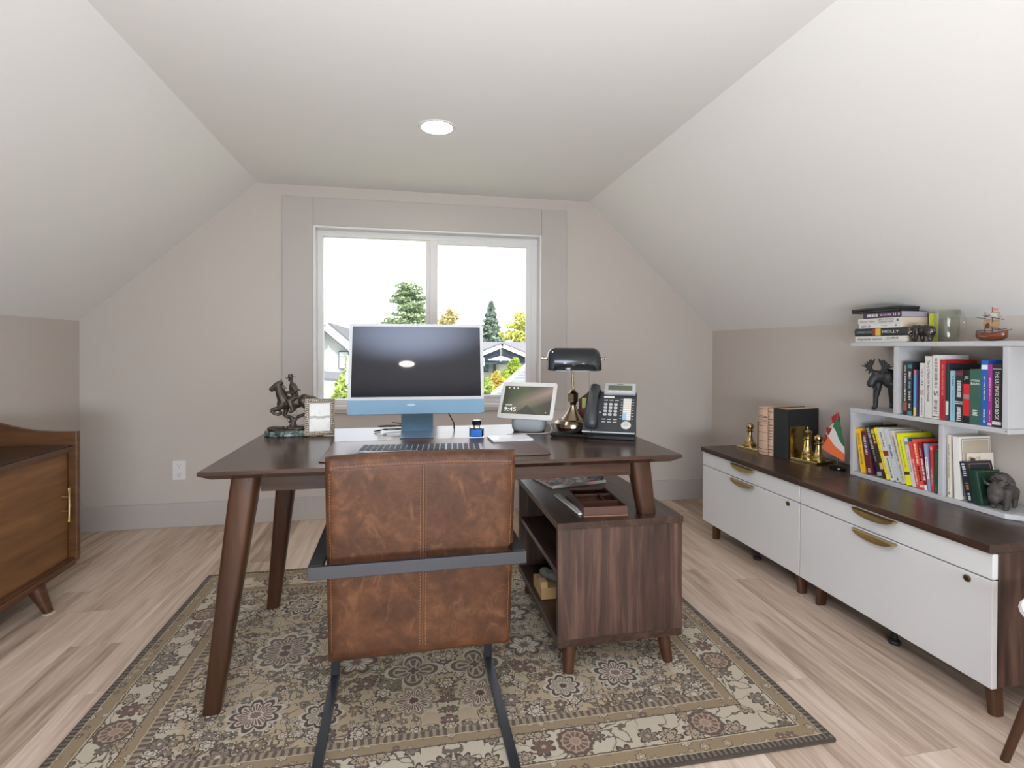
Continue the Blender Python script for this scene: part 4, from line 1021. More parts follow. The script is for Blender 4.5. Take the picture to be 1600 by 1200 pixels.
lo = [
 (2.078,.024,.200,.13,(236,184,30),9,'golden yellow book titled SINGLE ON PURPOSE at the start of the lower row',dict(words=(('SINGLE.',.76,.27,.017,(46,36,24)),('ON PURPOSE.',.38,.40,.014,(60,48,26))))),
 (2.044,.030,.192,.13,(92,34,52),11,'maroon and purple book behind the golden yellow one',dict(bands=((.55,.78,(60,44,78)),),prints=((.45,.9,.5,(210,190,196),21),(.05,.14,.5,(226,190,196),22)))),
 (1.992,.024,.228,.15,(32,33,34),18.2,'tallest black book with handwritten grey spine letters in the lower row',dict(prints=((.55,.95,.6,(170,172,164),23),(.30,.52,.3,(140,142,136),24)),bands=((.02,.10,(150,152,150)),))),
 (1.967,.017,.222,.13,(44,38,34),18.2,'dark book with a patchy yellow and red spine leaning behind a thin yellow one',dict(bands=((.88,.97,(214,168,40)),(.68,.72,(196,80,44)),(.18,.30,(206,170,120))),prints=((.72,.86,.6,(226,196,80),25),))),
 (1.949,.016,.226,.13,(240,222,40),18,'thin lemon yellow paperback with black edges in the lower row',dict(prints=((.1,.9,.12,(40,40,30),26),))),
 (1.931,.025,.226,.14,(206,206,204),17.8,'white book with a dark red seal on its spine',dict(words=(),prints=((.62,.92,.3,(90,90,90),27),(.06,.42,.3,(90,90,90),28)),bands=((.46,.56,(150,40,56)),))),
 (1.904,.024,.226,.14,(196,198,202),17,'pale grey white book to the right of the red sealed one',dict(prints=((.44,.70,.45,(80,90,110),29),(.04,.08,.3,(60,60,60),30)))),
 (1.877,.022,.222,.14,(200,194,180),16,'cream coloured book with a faint printed spine',dict(prints=((.42,.9,.4,(120,114,104),31),(.04,.36,.3,(130,124,114),32)))),
 (1.852,.025,.214,.15,(226,224,24),14,'neon yellow book in the middle of the lower row',dict(prints=((.35,.86,.2,(150,150,20),33),),bands=((.20,.26,(60,60,30)),))),
 (1.825,.016,.200,.14,(204,204,208),12.5,'slim white book with a coloured head right of the neon yellow one',dict(prints=((.3,.7,.3,(130,130,140),34),),bands=((.86,.92,(96,150,196)),))),
 (1.807,.015,.187,.12,(206,70,66),12.5,'slim coral red book in the lower row',dict(prints=((.08,.62,.5,(236,190,184),35),))),
 (1.790,.018,.200,.13,(222,78,48),11.5,'orange red book with black and white capitals',dict(prints=((.5,.9,.45,(250,220,190),36),(.18,.46,.6,(40,24,22),37)),bands=((.04,.08,WH),))),
 (1.771,.013,.189,.13,(126,26,40),10,'dark red book with bold white letters in the lower row',dict(prints=((.22,.66,.7,(232,224,224),38),(.7,.92,.4,(214,150,156),39)),bands=((.0,.11,(224,222,218)),))),
 (1.757,.011,.188,.12,(134,152,186),6.5,'slim blue grey book with a white middle',dict(bands=((.26,.72,(224,224,222)),),prints=((.3,.68,.35,(110,110,116),40),))),
 (1.7455,.011,.187,.12,(204,48,52),2,'red book marked with a white B near the end of the lower row',dict(prints=((.15,.5,.3,(232,170,166),41),))),
 (1.7330,.018,.174,.12,(28,84,58),0,'dark green book at the end of the lower row',dict(prints=((.4,.9,.12,(96,140,110),42),(.06,.2,.2,(150,180,160),43)))),
]
rb = 2.1095; thp = 0; hp = 0
for k, (yl, t, h, d, c, le, lb, kw) in enumerate(lo):
    ta, tp_ = math.tan(radians(le)), math.tan(radians(thp)); w_ = t/cos(radians(le))
    lim = rb - .0008 - max(0, min(h, hp if hp else h)*cos(radians(le))*(ta - tp_))
    yl = min(yl, lim); 
    o = book(lb, (2.032, yl - w_/2 - t*.5*sin(radians(le))*0, ZL), t, h, d, c, lean=le, group=G2, **kw)
    if k == 14: text('B', .015, (-.0008, 0, .92*h), (0,-1,0), (-1,0,0), bmat(WH), o, 'lettering', .008)
    if k == 9: MB().box(.001, .139, -t/2-.0005, -t/2-.0001, .001, h-.001).build('front_cover', bmat((24,112,116)), o)
    rb = yl - w_; thp = le; hp = h
# lower right compartment: thin cream booklets, white cover, art cards, dark books
book('thin cream booklet standing against the shelf divider', (2.034, 1.6735, ZL), .012, .238, .14, (214,206,188), lean=1.2, prints=((.3,.85,.3,(120,112,100),50),(.05,.08,.4,(40,40,40),51)))
wbk = book('large white book with a framed grey picture on its cover', (2.034, 1.642, ZL), .022, .236, .148, (220,218,212), lean=2.5)
MB().box(.018, .138, -.0115, -.0111, .02, .222).build('cover_picture', pm('aged_print', (176,164,146), .7, var=.15, vs=18), wbk)
q = MB(); q.box(.012,.144,-.0117,-.0113,.014,.017); q.box(.012,.144,-.0117,-.0113,.225,.228); q.box(.012,.015,-.0117,-.0113,.017,.225); q.box(.141,.144,-.0117,-.0113,.017,.225); q.build('picture_border', pm('taupe_line',(134,124,112),.7), wbk)
dc = thing('sketch_card', 'cream card with line drawn curls behind the dark books', 'card', (2.114, 1.6255, ZL+.0006), rot=(radians(-2.6),0,0))
MB().box(-.052,.072,-.001,.001,0,.175).build('card', M_CREAM, dc)
q = MB(); r_ = random.Random(3)
for k in range(14):
    cx_, cz_, R = r_.uniform(-.03,.05), r_.uniform(.10,.155), r_.uniform(.008,.02)
    q.tube([(cx_+R*cos(a), -.0014, cz_+R*sin(a)) for a in [r_.uniform(0,2)+.45*j for j in range(9)]], .0005, 4)
q.build('line_drawing', pm('sepia_ink', (96,86,74), .8), dc, kind='stuff')
nb = book('black book with blue spine lettering and a gold framed cover', (2.034, 1.5945, ZL), .024, .148, .118, (30,34,44), lean=12, prints=((.62,.95,.6,(206,212,222),52),(.3,.48,.5,(170,120,60),53),(.05,.22,.4,(206,212,222),54)))
q = MB()
for x_ in (.012,.106): q.box(x_-.001,x_+.001,-.0126,-.0121,.02,.138)
for z_ in (.02,.138): q.box(.012,.106,-.0126,-.0121,z_-.001,z_+.001)
q.build('gilt_border', pm('gilt_line', (150,112,72), .5), nb)
MB().box(.03,.045,-.012,-.008,.1485,.160).build('bookmark_tab', M_LEATHD, nb)
gb = book('dark green leather bound book leaning beside the bison', (2.030, 1.5645, ZL), .030, .122, .105, (20,52,38), lean=11, hard=True, pages=M_PAGEW)
M_FOIL = pm('silver_foil', (150,160,158), .3, .8)
q = MB(); q.box(.003,.004,-.0155,-.0151,.004,.118); q.box(.003,.10,-.0155,-.0151,.116,.117); q.build('edge_line', M_FOIL, gb)

# ------------------------------------------------------------------ things on top of the bookshelf
ZS = 1.1434
def flat(label, y1, L, z, t, c, d=.135, x=2.032, words=(), prints=(), pages=None, hard=False, bands=()):
    """a book lying flat, spine towards the room"""
    b_ = thing('book', label, 'book', (x, y1-L/2, z+.0003), group='books stacked on top of the shelf'); cm = bmat(c); bt_ = .0022 if hard else .0009; q = MB()
    q.box(0, d, -L/2, L/2, 0, bt_); q.box(0, d, -L/2, L/2, t-bt_, t)
    if hard: q.loft([[(-.0035*sin(pi*k/6), y_, t*k/6) for k in range(7)] + [(.002,y_,t),(.002,y_,0)] for y_ in (-L/2, L/2)])
    else: q.box(-.0003,.001,-L/2,L/2,0,t)
    q.build('cover', cm, b_, bevel=.0004, seg=1); o = .003 if hard else 0
    MB().box(.0012, d-.001-o, -L/2+.0004+o, L/2-.0004-o, bt_+.0001, t-bt_-.0001).build('page_block', pages or M_PAGES, b_)
    xs = -.0004 if not hard else -.0038
    for a, e, c2 in bands: MB().box(xs-.0001, xs+.0008, L/2-e*L, L/2-a*L, .0015, t-.0015).build('spine_band', bmat(c2), b_)
    for s_, a, w_, sz, c2, zf in words: text(s_, sz, (xs-.0004, L/2-a*L, t*zf), (0,-1,0), (-1,0,0), bmat(c2), b_, 'lettering', w_*L)
    for a, e, zf, hh, c2, sd in prints:
        q = MB(); r_ = random.Random(sd); y_ = L/2-a*L
        while y_ > L/2-e*L:
            s_ = r_.uniform(.002,.005); q.box(xs-.0003, xs, y_-s_, y_, t*(zf-hh/2), t*(zf+hh/2)); y_ -= s_+r_.choice((.0012,.0012,.004))
        q.build('small_print', bmat(c2), b_, kind='stuff')
    return b_
z = ZS; GY = (96,94,92)
flat('white paperback lettered in grey at the bottom of the top shelf stack', 2.114, .258, z, .0265, WH, words=(('deputize nation',.30,.50,.017,(74,72,70),.5),), prints=((.64,.84,.66,.25,GY,61),(.60,.86,.34,.12,(150,148,144),62))); z += .0270
hb = flat('thick black hardback titled HOLLY in the top shelf stack', 2.116, .268, z, .0345, (44,46,48), hard=True, words=(('STEPHEN KING',.20,.30,.013,(120,160,158),.5),('HOLLY',.70,.30,.017,(214,214,210),.5)), bands=((.42,.52,(214,170,60)),(.36,.42,(120,44,38)))); z += .0350
flat('slim pale grey paperback lying on the black hardback', 2.094, .213, z, .0195, (206,206,204), words=(), prints=((.06,.30,.45,.4,(130,130,130),63),(.55,.70,.5,.2,(150,150,148),64),(.86,.90,.5,.35,(90,90,92),65))); z += .0200
flat('white paperback titled LIFE IS IN THE TRANSITIONS in the top shelf stack', 2.100, .219, z, .0235, WH, words=(('Bruce Feiler',.24,.36,.012,(92,88,96),.45),('LIFE IS IN THE',.66,.36,.010,(74,72,76),.70),('TRANSITIONS',.66,.34,.010,(74,72,76),.30)), prints=((.90,.96,.5,.5,GY,66),)); z += .0240
flat('dark purple paperback at the top of the stack under the black case', 2.072, .192, z, .0250, (62,48,66), d=.130, pages=pm('lilac_page_edges', (160,154,164), .8), words=(), prints=((.12,.40,.5,.5,(222,214,220),69),(.46,.74,.5,.34,(180,160,180),67),(.80,.96,.5,.5,(200,170,190),68))); z += .0255
bc = thing('black_case', 'flat black closed case lying tilted across the top of the book stack', 'case', (2.082, 2.010, z+.0005), rz=radians(-3), rot=(radians(-.0), radians(0), radians(-3)))
q = MB(); q.box(-.055,.050,-.125,.125,0,.0095); q.build('case_bottom', M_BLACK, bc, bevel=.002)
MB().box(-.056,.051,-.126,.126,.0098,.0205).build('case_lid', pm('black_case_shell', (36,38,38), .5), bc, bevel=.002)
# sticky pad on the page edges
yn = thing('sticky_note_pad', 'neon yellow sticky notes standing by the stacked books behind the elephant', 'notes', (2.140, 1.842, ZS+.0005))
MB().box(-.004,.030,-.004,.004,0,.118).build('pad', pm('neon_yellow_paper', (206,214,40), .7), yn)
MB().box(-.005,.031,.0042,.0062,0,.119).build('backing', M_CREAM, yn)
# black elephant
el = thing('elephant_figurine', 'glossy black carved elephant walking left in front of the stacked books', 'figurine', (2.041, 1.790, ZS+.0003))
q = MB(); E_ = lambda y_, z_, x_=0: (x_, y_, z_)
q.ell(E_(-.010,.044), (.019,.036,.024)); q.ell(E_(.018,.048), (.016,.020,.021)); q.ell(E_(-.032,.042),(.016,.016,.022))
q.ell(E_(.038,.053), (.012,.015,.016)); q.limb([(0,.048,.050,.009),(0,.054,.036,.0068),(0,.055,.020,.0052),(0,.051,.008,.0044)])
for x_, y_, s_ in ((-.010,.022,.006),(.010,.016,-.004),(-.010,-.030,-.007),(.010,-.026,.004)): q.limb([(x_,y_,.036,.0105),(x_,y_+s_*.5,.018,.0078),(x_,y_+s_,.0075,.0078)])
q.limb([(0,-.046,.050,.003),(0,-.052,.036,.0022),(0,-.053,.026,.002)])
for sg in (-1,1): q.ell(E_(.026,.050,sg*.015), (.0035,.013,.016), Matrix.Rotation(sg*.5,3,'Z'))
q.build('body', pm('black_ebony', (34,28,27), .16, coat=.4), el, fuse=.0016)
for sg in (-1,1):
    q = MB(); q.limb([(sg*.007,.047,.043,.0022),(sg*.010,.056,.036,.0018),(sg*.010,.063,.038,.001)]); q.build('tusk', pm('ivory_tusk', (206,196,172), .4), el, smooth=True)
# glass mug
b = NB('mug_glass'); tr = b.n('ShaderNodeBsdfTransparent'); tr.inputs[0].default_value = (.93, .94, .93, 1)
gs = b.n('ShaderNodeBsdfGlossy'); gs.inputs['Roughness'].default_value = .03
fr2 = b.n('ShaderNodeLayerWeight').outputs['Facing']; mx = b.n('ShaderNodeMixShader')
b.lk(b.math('ADD', b.math('MULTIPLY', b.math('POWER', fr2, 3), .75), .03), mx.inputs[0]); b.lk(tr.outputs[0], mx.inputs[1]); b.lk(gs.outputs[0], mx.inputs[2]); b.lk(mx.outputs[0], b.out.inputs[0]); M_THIN = b.m
gm = thing('glass_mug', 'clear glass beer mug with a curved handle on the top shelf', 'mug', (2.128, 1.768, ZS+.0003))
MB().lathe([(.001,0),(.036,0),(.039,.004),(.040,.02),(.042,.10),(.043,.128),(.0405,.128),(.0390,.10),(.0365,.022),(.034,.016),(.001,.015)], 36).build('glass_body', M_THIN, gm, smooth=True, angle=40)
q = MB(); q.tube(arc([(-.006,-.0400,.112),(-.010,-.062,.114),(-.014,-.078,.096),(-.014,-.080,.070),(-.011,-.068,.040),(-.006,-.0385,.020)], 6), .0062, 10); q.build('handle', M_THIN, gm, smooth=True)
# little sailing ship
bo = thing('ship_model', 'small wooden sailing ship model with tan sails and flags on the top shelf', 'ship model', (2.060, 1.549, ZS+.0003))
M_HULL = pm('varnished_hull', (104,54,32), .2, coat=.5, var=.35, vs=40)
rings = []
for yf, w_, z0, z1 in ((-.052,.004,.022,.040),(-.046,.013,.010,.038),(-.030,.020,.002,.034),(0,.0225,0,.031),(.028,.020,.001,.034),(.044,.014,.008,.037),(.051,.005,.020,.040)):
    rings.append([Vector((w_*cos(a)*(1 if True else 1), yf, (z0 if sin(a) < 0 else z1) if abs(cos(a)) < .05 else z0 + (z1-z0)*max(0,min(1,.5+.62*sin(a))))) for a in [2*pi*k/16 for k in range(16)]])
MB().loft(rings).build('hull', M_HULL, bo, smooth=True, angle=60)
q = MB(); q.tube([(0,.046,.0405),(-.018,.020,.0385),(-.0215,0,.036),(-.019,-.025,.0385),(0,-.05,.043)], .0014, 6); q.tube([(0,-.046,.034),(0,-.066,.040)], .0011, 6); q.build('rail', pm('dark_rigging', (50,38,32), .5), bo)
q = MB()
for y_, z1 in ((.022,.105),(-.002,.122),(-.024,.098)): q.tube([(0,y_,.030),(0,y_,z1)], .0012, 6)
q.tube([(-.006,.046,.087),(-.006,.012,.080)], .0011, 6); q.tube([(-.007,.024,.092),(-.007,-.045,.075)], .0012, 6); q.tube([(-.004,-.002,.104),(-.004,-.030,.101)],.0009,6)
q.build('mast', pm('dark_rigging', (50,38,32), .5), bo)
def sail(name, y0, y1, z0, z1, m_, x_=-.004, bow=.006, top=.9):
    rings = []
    for k in range(6):
        f_ = k/5; yy0 = y0 + (y1-y0)*(1-top)/2*f_; yy1 = y1 - (y1-y0)*(1-top)/2*f_; zz = z0+(z1-z0)*f_; bx_ = x_ - bow*sin(pi*f_)
        rings.append([(bx_, yy0, zz),(bx_-.002,(yy0+yy1)/2,zz),(bx_, yy1, zz),(bx_+.0006, yy1, zz),(bx_-.0014,(yy0+yy1)/2,zz),(bx_+.0006, yy0, zz)])
    return MB().loft(rings).build(name, m_, bo, smooth=True, angle=70)
M_SAIL = pm('tan_sailcloth', (160,134,98), .85, var=.25, vs=60)
sail('sail', .022, -.004, .044, .078, M_SAIL); sail('sail', -.006, -.030, .042, .076, M_SAIL, -.002)
MB().ell((-.0108,.006,.056),(.0012,.008,.010)).build('sail_emblem', pm('brown_emblem', (84,52,34), .8), bo)
sail('pennant', .024, .004, .090, .096, pm('red_pennant', (164,112,96), .8), 0, .001); sail('pennant', -.002, -.022, .108, .119, pm('pink_pennant', (196,140,126), .8), 0, .001)
sail('topsail', .000, -.020, .086, .104, pm('pale_sail', (188,184,172), .8), -.002, .002); MB().prism([(-.024,.098),(-.034,.088),(-.032,.080),(-.024,.086)], 'x', -.001, .0).build('ensign', pm('faded_ensign', (190,140,146), .8), bo)
# moose
mo = thing('moose_figurine', 'black moose figurine with spread antlers in the upper left shelf compartment', 'figurine', (2.075, 1.990, ZU+.0004))
q = MB()
q.ell((.030,-.012,.135),(.058,.036,.042)); q.ell((.005,-.004,.148),(.036,.034,.040)); q.ell((.070,-.014,.130),(.028,.030,.034))
q.limb([(-.008,.008,.150,.028),(-.024,.022,.150,.022)]); q.limb([(-.022,.024,.158,.021),(-.038,.030,.140,.018),(-.048,.033,.118,.0165)])
q.ell((-.030,.026,.166),(.016,.018,.014))
for sg in (-1,1): q.limb([(-.020,.026+sg*.014,.172,.007),(-.018,.026+sg*.032,.180,.005)])
q.limb([(-.036,.030,.112,.010),(-.030,.028,.092,.006)])
q.limb([(-.008,.034,.118,.019),(-.012,.042,.060,.0115),(-.010,.046,.014,.0095),(-.016,.047,.008,.0105)])
q.limb([(0,-.028,.115,.018),(.004,-.022,.065,.011),(.010,-.020,.030,.0095),(.006,-.021,.022,.010)]); q.limb([(.002,-.036,.115,.016),(.006,-.044,.060,.011),(.006,-.046,.009,.010)])
for sg in (-1,1): q.limb([(.078,-.014+sg*.018,.115,.018),(.088,-.014+sg*.020,.065,.011),(.080,-.014+sg*.020,.009,.0095)])
q.build('body', pm('matt_black_resin', (40,40,41), .5, bump=.2, bs=160), mo, fuse=.0026)
ant = [(.012,.176),(.026,.184),(.028,.196),(.016,.215),(.012,.232),(.022,.218),(.030,.228),(.032,.214),(.042,.226),(.042,.211),(.055,.219),(.052,.206),(.068,.209),(.062,.200),(.088,.199),(.066,.192),(.052,.186),(.064,.172),(.048,.178),(.042,.172),(.046,.158),(.034,.170),(.024,.170)]
for sg in (-1,1):
    q = MB(); q.prism([(.027+sg*(y_-.002), z_) for y_, z_ in ant], 'x', -.027, -.021); q.build('antler', pm('matt_black_resin', (40,40,41), .5), mo, bevel=.001)
# bison
bi = thing('bison_figurine', 'grey brown bison figurine on the end of the lower shelf board', 'figurine', (2.081, 1.520, ZL+.0004), radians(16)); bi.scale = (.85,.82,.93)
q = MB()
q.ell((.012,0,.086),(.046,.036,.044)); q.ell((-.010,0,.100),(.034,.034,.040)); q.ell((.042,0,.070),(.030,.030,.034))
q.ell((-.050,.004,.066),(.030,.032,.036)); q.ell((-.064,.006,.046),(.018,.022,.022)); q.limb([(-.058,.006,.040,.014),(-.054,.006,.022,.007)])
for sg in (-1,1):
    q.limb([(-.022,sg*.022,.070,.022),(-.026,sg*.022,.036,.015),(-.026,sg*.022,.011,.0105),(-.034,sg*.022,.0085,.0095)])
    q.limb([(.048,sg*.020,.062,.020),(.054,sg*.020,.034,.012),(.050,sg*.020,.0095,.0095)])
q.limb([(.068,0,.078,.006),(.076,.004,.052,.004),(.076,.004,.040,.005)])
for k in range(60):
    a_ = random.uniform(0,2*pi); b_ = random.uniform(-.3,1.2); q.ell((-.014+.040*cos(a_)*cos(b_), .036*sin(a_)*cos(b_), .094+.042*sin(b_)), (.007,.007,.006), n=7, m=5)
q.build('body', pm('grey_brown_resin', (66,60,57), .6, bump=.5, bs=110, var=.25, vs=50), bi, fuse=.0026)
for sg in (-1,1):
    q = MB(); q.limb([(-.050,sg*.028,.090,.007),(-.052,sg*.042,.096,.005),(-.056,sg*.046,.108,.002)]); q.build('horn', pm('dark_horn', (60,54,50), .4), bi, smooth=True)

# ------------------------------------------------------------------ bookends, old books and flags on the far cabinet
ZT2 = ZT+.0005; RB = radians(12)
def bookend(label, loc, sgn, pieces):
    e = thing('chess_bookend', label, 'bookend', loc, RB)
    MB().box(0,.118,(-.158 if sgn > 0 else 0),(0 if sgn > 0 else .158),0,.014).build('base', M_BRASSD, e, bevel=.002)
    MB().box(0,.108,(-.0065 if sgn > 0 else 0),(0 if sgn > 0 else .0065),.0145,.172).build('plate', M_BRASSD, e, bevel=.001)
    for kind, x_, u in pieces:
        pawn = [(.001,.0145),(.033,.0145),(.034,.020),(.030,.026),(.0305,.030),(.026,.035),(.022,.039),(.016,.055),(.0125,.080),(.0115,.092),(.019,.095),(.0205,.099),(.014,.103),(.010,.106),(.016,.111),(.021,.121),(.0215,.127),(.019,.137),(.012,.144),(.001,.147)]
        king = [(.001,.0145),(.035,.0145),(.036,.022),(.031,.028),(.033,.034),(.033,.040),(.028,.046),(.024,.052),(.018,.080),(.0155,.104),(.022,.107),(.022,.112),(.017,.114),(.022,.118),(.022,.122),(.017,.124),(.020,.140),(.023,.150),(.018,.157),(.009,.161),(.005,.164),(.0075,.169),(.005,.175),(.001,.178)]
        MB().lathe(pawn if kind == 'pawn' else king, 32, c=(x_, -u*sgn, 0)).build('chess_pawn' if kind == 'pawn' else 'chess_king', M_BRASSD, e, smooth=True, angle=28)
    return e
bookend('brass chess bookend with tall king and pawn right of the black book', (1.972, 2.468, ZT2), 1, (('king',.064,.055),('pawn',.064,.118)))
bookend('brass chess bookend with a single pawn showing left of the tan books', (1.931, 2.668, ZT2), -1, (('pawn',.064,.118),))
M_TANB = pm('tan_book_cloth', (190,160,136), .75, var=.08, vs=30)
def oldbook(label, u, t, h, d, m_, x0=0, stripes=(), pages=M_PAGES):
    # u = distance along the row from the black book's outer face
    R_ = Rz(RB); p = Vector((1.961, 2.468, ZT2+.0003)) + (R_ @ Vector((x0, u + t/2, 0))); b_ = thing('book', label, 'book', p, RB)
    q = MB(); q.box(0,d,-t/2,-t/2+.003,0,h); q.box(0,d,t/2-.003,t/2,0,h)
    q.loft([[(-.006*sin(pi*k/8), -t/2+t*k/8, z_) for k in range(9)] + [(.003,t/2,z_),(.003,-t/2,z_)] for z_ in (0,h)]); q.build('cover', m_, b_, bevel=.001)
    MB().box(.0035,d-.005,-t/2+.0032,t/2-.0032,.003,h-.004).build('page_block', pages, b_)
    q = MB()
    for z_, hh in stripes:
        q.loft([[(-.0003-(.006+.0002)*sin(pi*k/8)*1.0-.0002, (-t/2+t*k/8)*.999, zz) for k in range(9)] + [(-.0001,t/2*.999,zz),(-.0001,-t/2*.999,zz)] for zz in (z_*h, z_*h+hh)])
    if stripes: q.build('spine_band', pm('dark_brown_gilt', (70,50,44), .5), b_)
    return b_
blk = oldbook('big worn black hardback between the bookends', .001, .088, .262, .236, pm('worn_black_cloth', (36,37,39), .5, bump=.2, bs=60, var=.3, vs=14))
q = MB(); q.box(.010,.012,-.0448,-.0442,.002,.26); q.build('hinge_groove', M_BLACK, blk)
oldbook('narrow tan hardback beside the black book', .0905, .030, .258, .200, M_TANB, -.004, ((.06,.004),(.12,.004),(.2,.002),(.34,.003),(.40,.003),(.46,.003),(.52,.003),(.58,.003),(.64,.004),(.70,.003),(.76,.004),(.82,.002),(.92,.003)))
oldbook('wide tan hardback with thin brown spine bands beside the narrow tan one', .1215, .058, .264, .205, M_TANB, -.010, ((.05,.002),(.11,.003),(.28,.002),(.46,.002),(.60,.002),(.66,.002),(.69,.002),(.72,.002),(.77,.004),(.80,.002),(.95,.002)))
fg = thing('flag_stand', 'black desk stand with crossed poles for two small flags', 'flag stand', (2.036, 2.216, ZT2))
MB().lathe([(.001,0),(.034,0),(.035,.004),(.034,.011),(.026,.014),(.022,.018),(.012,.022),(.001,.023)], 32).build('base', M_BLKGL, fg, smooth=True, angle=30)
q = MB(); q.tube([(0,.004,.0232),(0,.004,.286)], .0016, 8); q.build('pole', pm('brass_pole', (160,140,90), .3, 1), fg)
q = MB(); q.tube([(0,-.004,.0232),(0,-.006,.262)], .0016, 8); q.build('pole', M_BLKGL, fg)
def cloth(name, pts_a, pts_b, n, cols, label, cat_label, amp=.006):
    # strips of cloth between hoist edge a and fly edge b, each band its own panel
    f = thing('desk_flag', label, 'flag', (2.036, 2.216, ZT2+.05)); o_ = Vector((2.036,2.216,ZT2+.05))
    A0, A1 = [Vector(p)-o_ for p in pts_a]; B0, B1 = [Vector(p)-o_ for p in pts_b]
    tot = sum(c[1] for c in cols); acc = 0
    for nm, w_, m_ in cols:
        f0, f1 = acc/tot, (acc+w_)/tot; acc += w_; rings = []
        for k in range(9):
            s_ = k/8; ring = []
            for th_ in (0, .0005):
                for f_ in ((f0, f1) if th_ == 0 else (f1, f0)):
                    p = A0.lerp(A1, f_).lerp(B0.lerp(B1, f_), s_); ring.append(p + Vector((amp*sin(s_*5+f_*3)-amp + th_, 0, 0)))
            rings.append(ring)
        MB().loft(rings).build('band' if nm != 'x' else 'band', m_, f, smooth=True, angle=60)
    return f
# Irish tricolour hanging diagonally in front, Canadian flag behind it
cloth('irish', ((2.025,2.206,.782),(2.025,2.300,.618)), ((2.012,2.140,.680),(2.012,2.150,.580)), 8, (('x',1,pm('flag_green', (48,112,76), .8)),('x',1.1,pm('flag_white', (222,220,216), .8)),('x',1.25,pm('flag_orange', (226,112,62), .8))), 'small green, white and orange flag drooping from the desk stand', '')
ca = cloth('canada', ((2.046,2.222,.796),(2.046,2.262,.774)), ((2.046,2.300,.640),(2.046,2.312,.668)), 8, (('x',1,pm('flag_red', (168,38,48), .8)),), 'small red and white maple leaf flag hanging behind the tricolour', '', .004)
for c_ in list(ca.children): bpy.data.objects.remove(c_)
o_ = Vector((2.036,2.216,ZT2+.05))
def quadband(pts, m_, x_):
    q = MB(); q.prism([(p[0]-o_.y, p[1]-o_.z) for p in pts], 'x', x_-o_.x, x_+.0006-o_.x); return q.build('band', m_, ca)
quadband([(2.222,.806),(2.212,.745),(2.262,.748),(2.268,.776)][::1], pm('flag_red', (168,38,48), .8), 2.046)
quadband([(2.212,.744),(2.258,.747),(2.298,.706),(2.304,.688),(2.262,.640),(2.240,.655)], pm('flag_white', (222,220,216), .8), 2.046)
quadband([(2.306,.692),(2.316,.650),(2.300,.612),(2.262,.639)], pm('flag_red', (168,38,48), .8), 2.046)
lf = [(0,.5),(.1,.3),(.22,.36),(.18,.1),(.34,.22),(.38,.12),(.52,.14),(.46,0),(.52,-.06),(.26,-.26),(.28,-.36),(.03,-.32),(.03,-.5)]
lf = lf + [(-a, c_) for a, c_ in lf[::-1] if a > 0]
ang = radians(38); sc_ = .052
q = MB(); q.prism([(2.279 + sc_*(a*cos(ang)-c_*sin(ang)) - o_.y, .702 + sc_*(a*sin(ang)+c_*cos(ang)) - o_.z) for a, c_ in lf], 'x', 2.0452-o_.x, 2.0458-o_.x); q.build('maple_leaf', pm('flag_red', (168,38,48), .8), ca)
# ------------------------------------------------------------------ teak credenza along the left wall
cr = thing('credenza', 'mid-century teak credenza with raised end panel and brass bar handle', 'cabinet', (-1.72, 2.1, 0))
def C_(x): return x + 1.72
Y0_, Y1_ = 1.30 - 2.1, 2.768 - 2.1
pr_ = [(-1.497,.150),(-1.500,.130),(-1.512,.118),(-1.530,.115),(-1.924,.115),(-1.924,.83),(-1.87,.795),(-1.81,.767),(-1.76,.751),(-1.71,.738),(-1.66,.729),(-1.60,.724),(-1.55,.7225),(-1.497,.722)]
M_TKX = wood('aged_teak_x', (60, 36, 18), (92, 60, 34), (116, 80, 48), 'x', .4, contrast=.8)
MB().prism([(C_(x_), z_) for x_, z_ in pr_], 'y', Y1_-.028, Y1_).build('end_panel', M_TKX, cr, bevel=.003)
MB().prism([(C_(x_), z_) for x_, z_ in pr_], 'y', Y0_, Y0_+.028).build('end_panel', M_TKX, cr, bevel=.003)
yi0, yi1 = Y0_+.0285, Y1_-.0285
MB().box(C_(-1.912), C_(-1.502), yi0, yi1, .636, .660).build('top_board', M_TEAKD, cr, bevel=.003)
MB().box(C_(-1.912), C_(-1.500), yi0, yi1, .1155, .142).build('bottom_board', M_TEAKD, cr, bevel=.003)
MB().box(C_(-1.53), C_(-1.506), yi0, yi1, .1425, .149).build('door_track', M_TEAKD, cr, bevel=.001)
MB().box(C_(-1.924), C_(-1.9125), yi0, yi1, .1155, .745).build('back_panel', M_TEAKD, cr)
MB().box(C_(-1.905), C_(-1.512), yi0+.01, yi1-.004, .6603, .6645).build('glass_top', pm('smoked_glass_mat', (44,38,34), .12), cr, bevel=.001)
MB().box(C_(-1.60), C_(-1.53), yi1-.012, yi1, .1495, .6355).build('inner_stile', M_TEAKD, cr)
d1 = MB().box(C_(-1.545), C_(-1.527), yi1-.70, yi1-.0125, .1495, .6355).build('sliding_door', M_TEAKY, cr, bevel=.001)
MB().box(C_(-1.568), C_(-1.550), yi0, yi1-.66, .1495, .6355).build('sliding_door', M_TEAKY, cr, bevel=.001)
q = MB(); hy_ = 2.684-2.1
q.tube([(C_(-1.497),hy_,.327),(C_(-1.497),hy_,.331),(C_(-1.497),hy_,.345),(C_(-1.495),hy_,.405),(C_(-1.497),hy_,.462),(C_(-1.497),hy_,.475),(C_(-1.497),hy_,.479)], [.0060,.0066,.0042,.0056,.0042,.0066,.0060], 12)
for z_ in (.376,.440): q.tube([(C_(-1.5268),hy_,z_),(C_(-1.497),hy_,z_)], .0032, 8)
q.build('handle', M_BRASS, d1, smooth=True, angle=50)
